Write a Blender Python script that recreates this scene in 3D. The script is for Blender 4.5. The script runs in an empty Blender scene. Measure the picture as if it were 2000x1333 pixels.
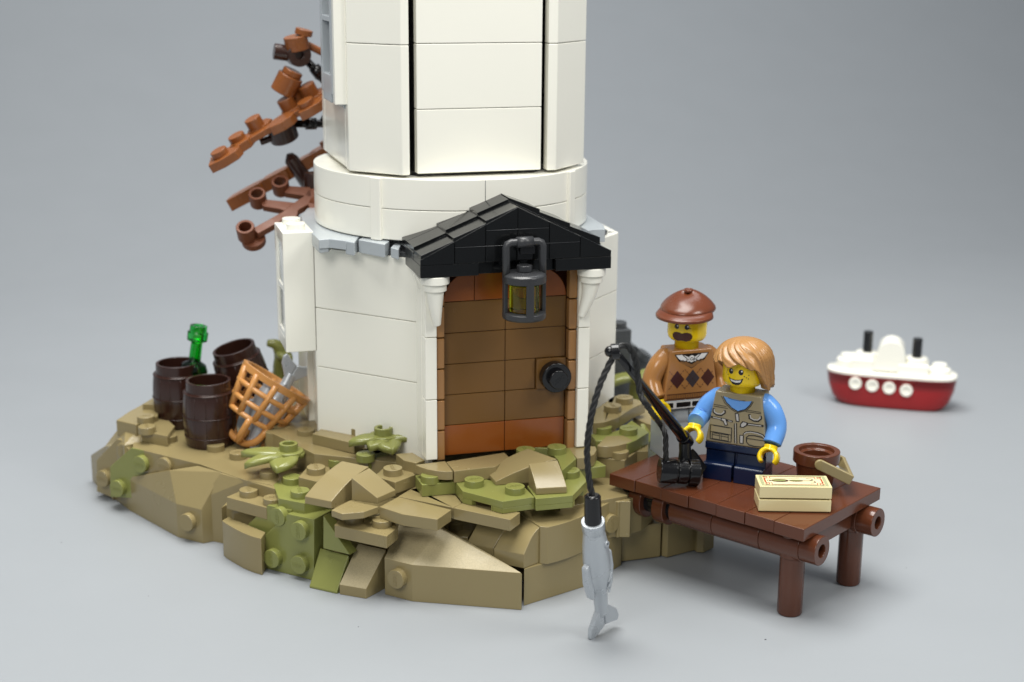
import bpy, bmesh, math, random
from mathutils import Vector, Matrix, noise
S = 0.1            # everything below is written in millimetres; 1 Blender unit = 1 cm
sc = bpy.context.scene
C = sc.collection
sc.unit_settings.system = 'METRIC'
sc.unit_settings.scale_length = 0.01

# ---------------------------------------------------------------- camera
F_PX, PITCH, ROLL, YAW = 2909.07, 0.2576, 0.00773, 0.2846
CAM = Vector((-84.09, -348.2, 124.555))
c_, s_ = math.cos(YAW), math.sin(YAW)
cp, sp = math.cos(PITCH), math.sin(PITCH)
cr, sr = math.cos(ROLL), math.sin(ROLL)
R0 = Vector((c_, -s_, 0)); U0 = Vector((s_*sp, c_*sp, cp)); FW = Vector((s_*cp, c_*cp, -sp))
RT = R0*cr + U0*sr; UP = -R0*sr + U0*cr
cam = bpy.data.cameras.new('camera'); co = bpy.data.objects.new('camera', cam); C.objects.link(co)
M = Matrix((RT, UP, -FW)).transposed().to_4x4(); M.translation = CAM*S
co.matrix_world = M
cam.sensor_width = 36; cam.lens = F_PX*36/2000; cam.clip_start = 1; cam.clip_end = 2000
cam.dof.use_dof = True; cam.dof.focus_distance = 35.5; cam.dof.aperture_fstop = 0.17
sc.camera = co

# ---------------------------------------------------------------- light
w = bpy.data.worlds.new('World'); sc.world = w; w.use_nodes = True
w.node_tree.nodes['Background'].inputs[0].default_value = (0.86, 0.93, 1.0, 1)
w.node_tree.nodes['Background'].inputs[1].default_value = 0.22

def area(name, loc, target, size, power, col=(1, 1, 1), sy=None):
    l = bpy.data.lights.new(name, 'AREA'); l.energy = power; l.color = col
    l.size = size*S; l.shape = 'RECTANGLE'; l.size_y = (sy or size)*S
    o = bpy.data.objects.new(name, l); C.objects.link(o); o.location = Vector(loc)*S
    o.rotation_euler = (Vector(target)-Vector(loc)).to_track_quat('-Z', 'Y').to_euler()
    return o
area('softbox_overhead', (-30, 10, 520), (0, 30, 0), 400, 46000, (1, 0.99, 0.95), 300)
area('softbox_front_left', (-300, -420, 400), (0, 0, 30), 230, 14500, (1, 0.98, 0.93))
area('softbox_front_right', (330, -330, 420), (20, 10, 30), 200, 13500, (1, 0.985, 0.94))
area('added_backdrop_fill', (200, 300, 720), (200, 900, 80), 620, 28000, (0.97, 0.985, 1), 300)  # added fill lamp, only there to brighten the backdrop sweep
sc.view_settings.view_transform = 'Standard'; sc.view_settings.look = 'None'
sc.view_settings.exposure = 0; sc.view_settings.gamma = 1; sc.view_settings.use_curve_mapping = False

# ---------------------------------------------------------------- geometry helpers (mm)
T = -28.8
def ray(px, py):
    u = (px-1000)/F_PX; v = (py-666.5)/F_PX
    return (FW + RT*u - UP*v)
def at(px, py, z):
    d = ray(px, py); return CAM + d*((z-CAM.z)/d.z)
def aty(px, py, y):
    d = ray(px, py); return CAM + d*((y-CAM.y)/d.y)
def onpl(px, py, p, n):
    d = ray(px, py); return CAM + d*((p-CAM).dot(n)/d.dot(n))
def zabove(p, py):
    """height of the point of the vertical line through p that stands at image row py"""
    lo, hi = p.z-60, p.z+120
    for _ in range(50):
        m = (lo+hi)/2; q = Vector((p.x, p.y, m))-CAM
        yy = 666.5 - F_PX*q.dot(UP)/q.dot(FW)
        if yy > py: lo = m
        else: hi = m
    return (lo+hi)/2

def BM(): return bmesh.new()
def xf(vs, m):
    if m is not None:
        for v in vs: v.co = m @ v.co
def box(bm, x0, x1, y0, y1, z0, z1, m=None):
    vs = [bm.verts.new((x, y, z)) for z in (z0, z1) for x, y in ((x0, y0), (x1, y0), (x1, y1), (x0, y1))]
    for f in ((3, 2, 1, 0), (4, 5, 6, 7), (0, 1, 5, 4), (1, 2, 6, 5), (2, 3, 7, 6), (3, 0, 4, 7)):
        bm.faces.new([vs[i] for i in f])
    xf(vs, m); return vs
def lathe(bm, prof, seg=32, m=None, a0=0, a1=2*math.pi):
    """prof: list of (r, z) from bottom outside to top; closes to axis when r = 0"""
    full = abs(a1-a0-2*math.pi) < 1e-6
    n = seg if full else seg+1
    rings = []; allv = []
    for r, z in prof:
        if r < 1e-6:
            v = bm.verts.new((0, 0, z)); rings.append([v]); allv.append(v)
        else:
            ring = [bm.verts.new((r*math.cos(a0+(a1-a0)*i/seg), r*math.sin(a0+(a1-a0)*i/seg), z)) for i in range(n)]
            rings.append(ring); allv += ring
    for a, b in zip(rings, rings[1:]):
        for i in range(n if full else n-1):
            j = (i+1) % n
            if len(a) == 1 and len(b) == 1: continue
            if len(a) == 1: bm.faces.new((a[0], b[j], b[i]))
            elif len(b) == 1: bm.faces.new((a[i], a[j], b[0]))
            else: bm.faces.new((a[i], a[j], b[j], b[i]))
    xf(allv, m); return allv
def cyl(bm, r, z0, z1, m=None, seg=32, r2=None):
    return lathe(bm, [(0, z0), (r, z0), (r2 if r2 is not None else r, z1), (0, z1)], seg, m)
def pipe(bm, ro, ri, z0, z1, m=None, seg=32):
    vs = []
    R = []
    for r, z in ((ro, z0), (ro, z1), (ri, z1), (ri, z0)):
        ring = [bm.verts.new((r*math.cos(2*math.pi*i/seg), r*math.sin(2*math.pi*i/seg), z)) for i in range(seg)]
        R.append(ring); vs += ring
    for k in range(4):
        a, b = R[k], R[(k+1) % 4]
        for i in range(seg):
            j = (i+1) % seg; bm.faces.new((a[i], a[j], b[j], b[i]))
    xf(vs, m); return vs
def prism(bm, poly, z0, z1, m=None):
    """poly [(x, y)] any winding; vertical prism, may be concave"""
    area2 = sum(poly[i][0]*poly[(i+1) % len(poly)][1]-poly[(i+1) % len(poly)][0]*poly[i][1] for i in range(len(poly)))
    if area2 < 0: poly = poly[::-1]
    lo = [bm.verts.new((x, y, z0)) for x, y in poly]; hi = [bm.verts.new((x, y, z1)) for x, y in poly]
    bm.faces.new(lo[::-1]); bm.faces.new(hi)
    n = len(poly)
    for i in range(n):
        j = (i+1) % n; bm.faces.new((lo[i], lo[j], hi[j], hi[i]))
    xf(lo+hi, m); return lo+hi
def hull(bm, pts):
    vs = [bm.verts.new(p) for p in pts]
    r = bmesh.ops.convex_hull(bm, input=vs)
    dead = [g for g in r['geom_interior'] if isinstance(g, bmesh.types.BMVert)] + [g for g in r['geom_unused'] if isinstance(g, bmesh.types.BMVert)]
    bmesh.ops.delete(bm, geom=list(set(v for v in dead if v.is_valid)), context='VERTS')
def frame_to(d, up=Vector((0, 0, 1))):
    z = Vector(d).normalized()
    x = up.cross(z)
    if x.length < 1e-4: x = Vector((1, 0, 0)).cross(z)
    x.normalize(); y = z.cross(x)
    return Matrix((x, y, z)).transposed().to_4x4()
def mat_at(p, d=(0, 0, 1), up=Vector((0, 0, 1))):
    m = frame_to(d, up) if tuple(d) != (0, 0, 1) else Matrix.Identity(4)
    m.translation = Vector(p); return m
def tube(bm, pts, r, seg=12, cap=True, sq=None):
    pts = [Vector(p) for p in pts]; n = len(pts)
    rs = r if isinstance(r, (list, tuple)) else [r]*n
    if len(rs) != n:
        k = len(rs)-1; rs = [rs[min(k-1, int(i*k/(n-1)))]+(rs[min(k-1, int(i*k/(n-1)))+1]-rs[min(k-1, int(i*k/(n-1)))])*(i*k/(n-1)-min(k-1, int(i*k/(n-1)))) for i in range(n)]
    t0 = (pts[1]-pts[0]).normalized()
    nrm = t0.orthogonal().normalized(); rings = []
    for i, p in enumerate(pts):
        t = (pts[min(i+1, n-1)]-pts[max(i-1, 0)]).normalized()
        nrm = (nrm - t*nrm.dot(t)).normalized(); b = t.cross(nrm)
        rings.append([bm.verts.new(p+(nrm*math.cos(2*math.pi*k/seg)+b*math.sin(2*math.pi*k/seg))*rs[i]) for k in range(seg)])
    for a, b in zip(rings, rings[1:]):
        for k in range(seg):
            j = (k+1) % seg; bm.faces.new((a[k], a[j], b[j], b[k]))
    if cap:
        bm.faces.new(rings[0][::-1]); bm.faces.new(rings[-1])
    return [v for r_ in rings for v in r_]
def smooth_path(pts, k=8):
    pts = [Vector(p) for p in pts]; out = []
    P = [pts[0]*2-pts[1]]+pts+[pts[-1]*2-pts[-2]]
    for i in range(1, len(P)-2):
        a, b, c, d = P[i-1:i+3]
        for j in range(k):
            t = j/k
            out.append(0.5*((2*b)+(c-a)*t+(2*a-5*b+4*c-d)*t*t+(3*b-a-3*c+d)*t**3))
    out.append(pts[-1]); return out
def icoball(bm, c, r, sx=1, sy=1, sz=1, sub=3):
    m = Matrix.Translation(Vector(c)) @ Matrix.Diagonal((r*sx, r*sy, r*sz, 1))
    return bmesh.ops.create_icosphere(bm, subdivisions=sub, radius=1, matrix=m)['verts']

# raised maker's lettering that sits on every stud
_tc = bpy.data.curves.new('lettering', 'FONT'); _tc.body = 'LEGO'; _tc.size = 1.45; _tc.align_x = 'CENTER'; _tc.align_y = 'CENTER'
_tc.extrude = 0.06; _tc.resolution_u = 2; _tc.offset = 0.02; _tc.space_character = 0.95
_to = bpy.data.objects.new('tmp', _tc); C.objects.link(_to)
bpy.context.view_layer.update()
_tm = bpy.data.meshes.new_from_object(_to.evaluated_get(bpy.context.evaluated_depsgraph_get()))
LET_V = [v.co.copy() for v in _tm.vertices]; LET_F = [tuple(p.vertices) for p in _tm.polygons]
bpy.data.objects.remove(_to); bpy.data.meshes.remove(_tm); bpy.data.curves.remove(_tc)
def stud(bm, p, d=(0, 0, 1), rot=0.0, r=2.42, h=1.75, text=True, hollow=False, up=Vector((0, 0, 1))):
    m = mat_at(p, d, up) @ Matrix.Rotation(rot, 4, 'Z')
    if hollow: pipe(bm, r, r*0.64, -0.3, h, m, 28); return
    cyl(bm, r, -0.3, h, m, 28)
    if text:
        lay = bm.faces.layers.int.get('txt') or bm.faces.layers.int.new('txt')
        vs = [bm.verts.new(m @ Vector((v.x, v.y, h+0.02+v.z))) for v in LET_V]
        for f in LET_F:
            try:
                ff = bm.faces.new([vs[i] for i in f]); ff[lay] = 1
            except ValueError: pass

def noise_tex(nt, scale, detail=2):
    t = nt.nodes.new('ShaderNodeTexNoise'); t.inputs['Scale'].default_value = scale; t.inputs['Detail'].default_value = detail
    tc = nt.nodes.new('ShaderNodeTexCoord'); nt.links.new(tc.outputs['Object'], t.inputs['Vector']); return t
def plastic(name, col, rough=0.16, var=0.04, bump=0.02, metal=0.0, trans=0.0, spec=0.5, sss=0.0, speck=0.0, coat=0.0):
    m = bpy.data.materials.new(name); m.use_nodes = True; nt = m.node_tree; b = nt.nodes['Principled BSDF']
    b.inputs['Metallic'].default_value = metal; b.inputs['Transmission Weight'].default_value = trans
    b.inputs['Specular IOR Level'].default_value = spec; b.inputs['Coat Weight'].default_value = coat
    if sss:
        b.inputs['Subsurface Weight'].default_value = sss; b.inputs['Subsurface Radius'].default_value = (0.06, 0.05, 0.04); b.inputs['Subsurface Scale'].default_value = 1
    n = noise_tex(nt, 1.1, 4)
    r = nt.nodes.new('ShaderNodeMapRange'); r.inputs[1].default_value = 0.3; r.inputs[2].default_value = 0.7
    r.inputs[3].default_value = rough*0.8; r.inputs[4].default_value = rough*1.35+0.01
    nt.links.new(n.outputs['Fac'], r.inputs[0]); nt.links.new(r.outputs[0], b.inputs['Roughness'])
    mx = nt.nodes.new('ShaderNodeMix'); mx.data_type = 'RGBA'
    mx.inputs[6].default_value = (*[c*(1-var) for c in col], 1); mx.inputs[7].default_value = (*[min(1, c*(1+var)) for c in col], 1)
    n2 = noise_tex(nt, 0.6 if not speck else 28, 3)
    if speck:
        cr_ = nt.nodes.new('ShaderNodeMapRange'); cr_.inputs[1].default_value = 0.22; cr_.inputs[2].default_value = 0.62
        nt.links.new(n2.outputs['Fac'], cr_.inputs[0]); nt.links.new(cr_.outputs[0], mx.inputs[0])
        mx.inputs[6].default_value = (*[c*(1-speck) for c in col], 1); mx.inputs[7].default_value = (*[min(1, c*(1+speck)) for c in col], 1)
    else: nt.links.new(n2.outputs['Fac'], mx.inputs[0])
    nt.links.new(mx.outputs[2], b.inputs['Base Color'])
    # faint moulded waviness and hairline wear
    bu = nt.nodes.new('ShaderNodeBump'); bu.inputs['Strength'].default_value = bump; bu.inputs['Distance'].default_value = 0.02
    n3 = noise_tex(nt, 4.0 if not speck else 40, 2); nt.links.new(n3.outputs['Fac'], bu.inputs['Height']); nt.links.new(bu.outputs[0], b.inputs['Normal'])
    if speck: bu.inputs['Strength'].default_value = 0.35
    return m
MT = dict(
    white=plastic('white_plastic', (0.905, 0.89, 0.80), 0.17, 0.012, sss=0.0),
    tan=plastic('dark_tan_plastic', (0.272, 0.216, 0.100), 0.2, 0.03),
    tanr=plastic('grained_dark_tan_plastic', (0.37, 0.31, 0.18), 0.42, 0.03, speck=0.10),
    olive=plastic('olive_green_plastic', (0.225, 0.235, 0.066), 0.2, 0.03),
    nougat=plastic('medium_nougat_plastic', (0.33, 0.165, 0.058), 0.17),
    panel=plastic('brown_door_plastic', (0.165, 0.082, 0.023), 0.2, spec=0.3),
    dorange=plastic('dark_orange_plastic', (0.26, 0.072, 0.012), 0.18),
    fol=plastic('autumn_orange_plastic', (0.225, 0.072, 0.018), 0.25),
    rbrown=plastic('reddish_brown_plastic', (0.100, 0.030, 0.013), 0.17),
    dbrown=plastic('dark_brown_plastic', (0.034, 0.013, 0.009), 0.2),
    black=plastic('black_plastic', (0.006, 0.006, 0.007), 0.14, bump=0.05),
    blackw=plastic('black_roof_plastic', (0.006, 0.0065, 0.007), 0.15, bump=0.09, spec=0.4),
    cord=plastic('black_cord', (0.010, 0.010, 0.010), 0.6),
    dgrey=plastic('dark_grey_plastic', (0.065, 0.069, 0.073), 0.25),
    lamp=plastic('lantern_grey_plastic', (0.035, 0.036, 0.039), 0.3),
    lgrey=plastic('light_grey_plastic', (0.42, 0.455, 0.48), 0.18),
    silver=plastic('pearl_silver_plastic', (0.47, 0.50, 0.53), 0.28, metal=0.35),
    basket=plastic('light_brown_plastic', (0.56, 0.26, 0.075), 0.25),
    yellow=plastic('yellow_plastic', (0.88, 0.62, 0.01), 0.17, sss=0.0),
    blue=plastic('mid_blue_plastic', (0.12, 0.31, 0.72), 0.17),
    navy=plastic('navy_plastic', (0.004, 0.012, 0.045), 0.17),
    hair=plastic('sandy_hair_plastic', (0.38, 0.195, 0.068), 0.24),
    limb=plastic('branch_brown_plastic', (0.16, 0.052, 0.024), 0.45, spec=0.3),
    cap=plastic('brown_cap_plastic', (0.135, 0.036, 0.015), 0.22),
    tanl=plastic('tan_plastic', (0.72, 0.62, 0.34), 0.18),
    red=plastic('red_plastic', (0.30, 0.007, 0.009), 0.3),
    ink=plastic('black_print', (0.008, 0.006, 0.006), 0.3),
    inkw=plastic('white_print', (0.75, 0.75, 0.74), 0.3),
    inks=plastic('silver_print', (0.42, 0.41, 0.40), 0.35),
    inkbr=plastic('brown_print', (0.055, 0.012, 0.006), 0.3),
    inkgr=plastic('slate_print', (0.042, 0.032, 0.035), 0.3),
    inkred=plastic('red_print', (0.42, 0.04, 0.01), 0.3),
    inkol=plastic('green_grey_print', (0.36, 0.37, 0.20), 0.3),
    inkcr=plastic('cream_print', (0.74, 0.66, 0.40), 0.3),
    vestdk=plastic('dark_nougat_print', (0.22, 0.105, 0.035), 0.3),
)
def clear(name, col, rough=0.05, ior=1.5):
    m = plastic(name, col, rough, trans=1.0); m.node_tree.nodes['Principled BSDF'].inputs['IOR'].default_value = ior; return m
MT['green'] = clear('clear_green_plastic', (0.04, 0.62, 0.10))
MT['yclear'] = clear('clear_yellow_plastic', (0.62, 0.74, 0.04), 0.1)

WORLD = {}
def obj(name, bm, mat, parent=None, bevel=0.16, local=False, ang=28, smooth=True, seg=2, mat2=None):
    """links a bmesh (mm) as ONE mesh; coordinates are world mm unless local=True (then the parent's own mm)"""
    bmesh.ops.recalc_face_normals(bm, faces=bm.faces[:]) if not bm.faces.layers.int.get('keep') else None
    bm.normal_update()
    lay = bm.faces.layers.int.get('txt')
    wl = bm.edges.layers.float.get('bevel_weight_edge') or bm.edges.layers.float.new('bevel_weight_edge')
    lim = math.radians(ang); anyb = False
    for e in bm.edges:
        if len(e.link_faces) == 2 and not (lay and (e.link_faces[0][lay] or e.link_faces[1][lay])):
            if e.calc_face_angle(0) > lim: e[wl] = 1.0; anyb = True
        e.smooth = True
    for f in bm.faces: f.smooth = smooth and not (lay and f[lay])
    inv = Matrix.Identity(4)
    if parent is not None and not local: inv = WORLD[parent.name].inverted()
    for v in bm.verts: v.co = (inv @ v.co)*S
    if mat2:
        for f in bm.faces:
            if 0.25 < f.normal.z < 0.985: f.material_index = 1
    me = bpy.data.meshes.new(name); bm.to_mesh(me); bm.free()
    me.materials.append(MT[mat] if isinstance(mat, str) else mat)
    if mat2: me.materials.append(MT[mat2])
    o = bpy.data.objects.new(name, me); C.objects.link(o)
    if parent is not None: o.parent = parent; WORLD[o.name] = WORLD[parent.name]
    else: WORLD[o.name] = Matrix.Identity(4)
    if bevel and anyb:
        b = o.modifiers.new('Bevel', 'BEVEL'); b.width = bevel*S; b.segments = seg; b.limit_method = 'WEIGHT'
        b.use_clamp_overlap = False; b.harden_normals = True
    return o
def tag(o, label, cat, group=None, kind=None):
    if label: o['label'] = label
    if cat: o['category'] = cat
    if group: o['group'] = group
    if kind: o['kind'] = kind
    return o
def thing(name, label, cat, loc=(0, 0, 0), rot=None, group=None):
    o = bpy.data.objects.new(name, None); C.objects.link(o)
    o.empty_display_size = 0.3
    m = (rot.to_4x4() if rot is not None else Matrix.Identity(4)); m = m.copy(); m.translation = Vector(loc)
    mm = m.copy(); mm.translation = Vector(loc)*S
    o.matrix_world = mm; WORLD[o.name] = m
    return tag(o, label, cat, group)
def RZ(deg): return Matrix.Rotation(math.radians(deg), 3, 'Z')
def RX(deg): return Matrix.Rotation(math.radians(deg), 3, 'X')
def RY(deg): return Matrix.Rotation(math.radians(deg), 3, 'Y')

# flat printed marks: polygons / strokes in a 2-D chart mapped on a surface
def decal_poly(bm, poly, f, curved=False):
    if curved:
        tb_ = bmesh.new(); fc = tb_.faces.new([tb_.verts.new((x, y, 0)) for x, y in poly]); bmesh.ops.triangulate(tb_, faces=[fc])
        for _ in range(3):
            es = [e for e in tb_.edges if e.calc_length() > 0.45]
            if es: bmesh.ops.subdivide_edges(tb_, edges=es, cuts=1); bmesh.ops.triangulate(tb_, faces=tb_.faces[:])
        mp_ = {v: bm.verts.new(f(v.co.x, v.co.y)) for v in tb_.verts}
        for q in tb_.faces: bm.faces.new([mp_[v] for v in q.verts])
        tb_.free(); return
    vs = [bm.verts.new(f(x, y)) for x, y in poly]
    fc = bm.faces.new(vs); bmesh.ops.triangulate(bm, faces=[fc])
def decal_line(bm, pts, wd, f, closed=False, sub=0.9):
    P = [Vector(p) for p in pts]
    if closed: P.append(P[0])
    Q = []
    for a, b in zip(P, P[1:]):
        n = max(1, int((b-a).length/sub))
        for i in range(n): Q.append(a+(b-a)*i/n)
    Q.append(P[-1]); n = len(Q); L = []; Rr = []
    for i in range(n):
        if closed: d = (Q[(i+1) % (n-1)]-Q[(i-1) % (n-1)])
        else: d = Q[min(i+1, n-1)]-Q[max(i-1, 0)]
        d = d.normalized() if d.length > 1e-6 else Vector((1, 0)); nn = Vector((-d.y, d.x))*wd/2
        L.append(bm.verts.new(f(*(Q[i]+nn)))); Rr.append(bm.verts.new(f(*(Q[i]-nn))))
    for i in range(n-1): bm.faces.new((Rr[i], Rr[i+1], L[i+1], L[i]))
def disc2(cx, cy, rx, ry=None, n=20, a0=0, a1=2*math.pi):
    ry = ry or rx
    return [(cx+rx*math.cos(a0+(a1-a0)*i/n), cy+ry*math.sin(a0+(a1-a0)*i/n)) for i in range(n + (0 if abs(a1-a0) > 6.2 else 1))]
# ================================================================ setting: one paper sweep, table and backdrop
bm = BM()
prof = []
for y in [-240, -120, 0, 200, 330]: prof.append((y, T))
for k in range(1, 25):
    a = math.radians(75*k/24); prof.append((330+520*math.sin(a), T+520*(1-math.cos(a))))
y1, z1 = prof[-1]
for k in range(1, 6): prof.append((y1+k*40, z1+k*150))
rows = [[bm.verts.new((x, y, z)) for x in (-1300, -600, 0, 600, 1500)] for y, z in prof]
for a, b in zip(rows, rows[1:]):
    for i in range(4): bm.faces.new((a[i], a[i+1], b[i+1], b[i]))
m = bpy.data.materials.new('grey_paper'); m.use_nodes = True; nt = m.node_tree; b = nt.nodes['Principled BSDF']
b.inputs['Roughness'].default_value = 0.42; b.inputs['Specular IOR Level'].default_value = 0.35
n = noise_tex(nt, 0.35, 4); mx = nt.nodes.new('ShaderNodeMix'); mx.data_type = 'RGBA'
mx.inputs[6].default_value = (0.288, 0.306, 0.324, 1); mx.inputs[7].default_value = (0.306, 0.324, 0.344, 1)
nt.links.new(n.outputs['Fac'], mx.inputs[0]); nt.links.new(mx.outputs[2], b.inputs['Base Color'])
bu = nt.nodes.new('ShaderNodeBump'); bu.inputs['Strength'].default_value = 0.06; bu.inputs['Distance'].default_value = 0.02
n3 = noise_tex(nt, 9, 3); nt.links.new(n3.outputs['Fac'], bu.inputs['Height']); nt.links.new(bu.outputs[0], b.inputs['Normal'])
MT['paper'] = m
o = obj('tabletop', bm, 'paper', None, bevel=0); tag(o, 'plain blue grey tabletop curving up into the backdrop', 'tabletop', None, 'structure')
rng = random.Random(5)
bm = BM()
for px, py, r in ((1495, 1250, .2), (700, 1225, .12), (290, 1165, .1), (120, 1060, .12), (1770, 1110, .1)):
    p = at(px, py, T); icoball(bm, (p.x, p.y, T+r*0.35), r, 1.4, 1, 0.6, 1)
tag(obj('dust', bm, 'dgrey', None, bevel=0), 'tiny dark specks of dust on the grey tabletop', 'dust', None, 'stuff')

# ================================================================ rocky base
base = thing('rock_island', 'stepped rocky mound of dark tan and olive green toy bricks under the lighthouse', 'rock island', (0, 40, T))
def r1(X, Y): return (150+X/3.332, 600+Y/3.332)
def r5(X, Y): return (150+X/3.808, 850+Y/3.808)
def r6(X, Y): return (500+X/3.3325, 800+Y/3.3325)
def r7(X, Y): return (800+X/3.332, 800+Y/3.332)
def rA(X, Y): return (160+X/6.06, 740+Y/6.06)
def rB(X, Y): return (1150+X/7.405, 740+Y/7.405)
def rC(X, Y): return (1180+X/7.017, 940+Y/7.017)
B1, B2 = T+9.6, T+19.2
def piece(name, mat, pts, zb, studs=(), bev=0.16, R=None):
    """a solid whose top corners are seen at the given image points and heights; sides drop straight to zb"""
    bm = BM(); P = [at(*(R(p[0], p[1]) if R else p[:2]), p[2]) for p in pts]
    hull(bm, P+[Vector((p.x, p.y, zb)) for p in P])
    for s in studs:
        q = at(*(R(s[0], s[1]) if R else s[:2]), s[2]); stud(bm, (q.x, q.y, s[2]-1.75 if len(s) < 4 else s[2]), rot=rng.choice((0, 1.57, 3.14, -1.57)))
    bmesh.ops.dissolve_limit(bm, angle_limit=0.02, verts=bm.verts[:], edges=bm.edges[:])
    return obj(name, bm, 'tan' if mat == 'tanr' else mat, base, bev, ang=7, mat2='tanr' if mat == 'tanr' else None)
def plate(name, mat, pts, z1, z0, studs=(), R=None, notch=()):
    """flat plate, polygon may be concave; notches are (image point) cut-outs shown as dark arches"""
    bm = BM(); P = [at(*(R(*p) if R else p), z1) for p in pts]
    prism(bm, [(p.x, p.y) for p in P], z0, z1)
    for s in studs:
        q = at(*(R(*s) if R else s), z1+1.75); stud(bm, (q.x, q.y, z1), rot=rng.choice((0, 1.57, 3.14, -1.57)))
    return obj(name, bm, mat, base)
def face_slab(name, mat, line, zl, pts, depth, studs=(), R=None, hl=2.42):
    """a plate standing on edge: its face lies in the vertical plane through two image points at height zl"""
    A = at(*(R(*line[0]) if R else line[0]), zl); Bp = at(*(R(*line[1]) if R else line[1]), zl)
    d = (Bp-A); d.z = 0; d.normalize(); n = Vector((d.y, -d.x, 0))     # towards the camera
    if n.dot(CAM-A) < 0: n = -n
    P = [onpl(*(R(*p) if R else p), A, n) for p in pts]
    for p in P: p.z = max(p.z, T+0.05)
    bm = BM(); hull(bm, P+[p-n*depth for p in P])
    for s in studs:
        q = onpl(*(R(*s) if R else s), A+n*1.75, n)-n*1.75
        stud(bm, q, n, rot=rng.choice((0.0, math.pi/2)))
    bmesh.ops.dissolve_limit(bm, angle_limit=0.02, verts=bm.verts[:], edges=bm.edges[:])
    return obj(name, bm, mat, base)

# --- core under everything (keeps the island closed behind and beneath)
bm = BM()
prism(bm, [(-74, 62), (-52, 34), (-36, 10), (-18, -8), (6, -22), (30, -10), (52, -4), (60, 30), (66, 70), (44, 112), (0, 132), (-42, 126), (-68, 104)], T, B1)
prism(bm, [(-64, 60), (-46, 28), (-28, 4), (-14, -4), (8, -14), (34, -4), (48, 6), (56, 34), (60, 66), (38, 104), (0, 122), (-36, 114), (-62, 98)], B1, -13.2)
prism(bm, [(-40, 44), (-30, 20), (-8, 6), (8, 2), (40, 4), (50, 36), (54, 66), (34, 96), (0, 108), (-32, 100)], -13.2, -3.4)
obj('base_core', bm, 'tan', base)
# rear slopes, never seen straight on but part of the island
for k, (a0, a1, rr) in enumerate(((20, 45, 74), (45, 75, 78), (75, 105, 84), (105, 135, 86), (135, 158, 84))):
    bm = BM(); pts = []
    for a in (a0+1, a1-1):
        for r_, z in ((rr, T), (rr, B1), (rr-16, B2), (rr-26, B2), (rr-26, T)):
            pts.append(Vector((-4+r_*math.cos(math.radians(a)), 56+r_*math.sin(math.radians(a)), z)))
    hull(bm, pts); obj('slope_brick', bm, 'olive' if k == 2 else 'tan', base)

# --- front right: the long grained wedge and its neighbours
piece('slope_brick', 'tanr', [(835, 968, B1), (1015, 1012, B1), (r7(735, 1078)[0]*0+1733, 1066, B1), (958, 686, -12.9), (1180, 742, -12.9), (1200, 776, -12.9)], T, R=r6)
bm = BM(); A = at(750.6, 1090.5, B1); Bq = at(804.6, 1103.7, B1); n = Vector(((Bq-A).y, -(Bq-A).x, 0)).normalized()
q = onpl(*r6(905, 1108), A+n*1.75, n)-n*1.75; stud(bm, q, n, rot=1.57); obj('stud', bm, 'tan', base)
piece('slope_brick', 'tanr', [(665, 872, -18.6), (848, 912, -18.6), (716, 1170, T+2.6), (542, 1140, T+2.6)], T, R=r6)
bm = BM(); P = [at(*r6(x, y), z) for x, y, z in ((418, 902, -20.4), (604, 950, -20.4), (526, 1190, T+0.5), (348, 1150, T+0.5))]
hull(bm, P+[Vector((p.x, p.y, T)) for p in P]+[Vector((p.x+3, p.y+9, T)) for p in P[:2]]); obj('slope_brick', bm, 'olive', base)
ZG = zabove(at(511, 1109, T), 1050.6)
LG = (r6(38, 1030), r6(340, 1108))
face_slab('wedge_plate', 'olive', LG, T, [r6(38, 1030), r6(38, 838), r6(205, 680), r6(378, 716), (613, 1136)], 7.8, [r6(272, 795), r6(97, 975), r6(272, 1015)])
face_slab('wedge_plate', 'olive', LG, T, [r6(437, 692), r6(612, 948), r6(437, 905)], 3.1)
face_slab('wedge_plate', 'olive', (r6(0, 770), r6(300, 855)), B1, [r5(1248, 690), r5(1420, 522), r5(1592, 560), r5(1600, 800), r5(1300, 800)], 6.4, [r5(1490, 612)])
# curved front brick left of the green block
bm = BM()
top = [at(*r5(*p), B1+0.3) for p in ((1080, 634), (1128, 608), (1404, 722), (1370, 772), (1300, 752), (1225, 722), (1155, 684), (1105, 655))]
bot = [at(*r5(*p), T) for p in ((1370, 988), (1300, 970), (1225, 940), (1150, 902), (1098, 870), (1084, 852))]
prism(bm, [(p.x, p.y) for p in top], T, B1+0.3); obj('curved_brick', bm, 'tan', base)
# block with sloping top
zD = zabove(at(394.2, 1054.3, T), 973.4)
piece('slope_brick', 'tan', [(930, 472, zD), (1110, 500, zD), (1265, 340, -9.8), (1130, 250, -9.8), (1068, 286, -9.8)], T, R=r5)
plate('brick', 'tan', [(1075, 540), (1112, 520), (1500, 610), (1470, 500), (1600, 470), (1420, 380), (1268, 340)], -16.2, T, R=r5)
# big left wedge
piece('slope_brick', 'tan', [(368, 318, B1), (740, 512, B1), (925, 556, B1), (905, 228, B2-0.1), (1078, 276, B2-0.1), (690, 262, B2-2.2)], T, R=r5)
bm = BM(); A = at(344.3, 984.5, B1); Bq = at(393, 996, B1); n = Vector(((Bq-A).y, -(Bq-A).x, 0)).normalized()
q = onpl(*r5(808, 655), A+n*1.75, n)-n*1.75; stud(bm, q, n, rot=1.57, text=False); obj('stud', bm, 'tan', base)
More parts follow.
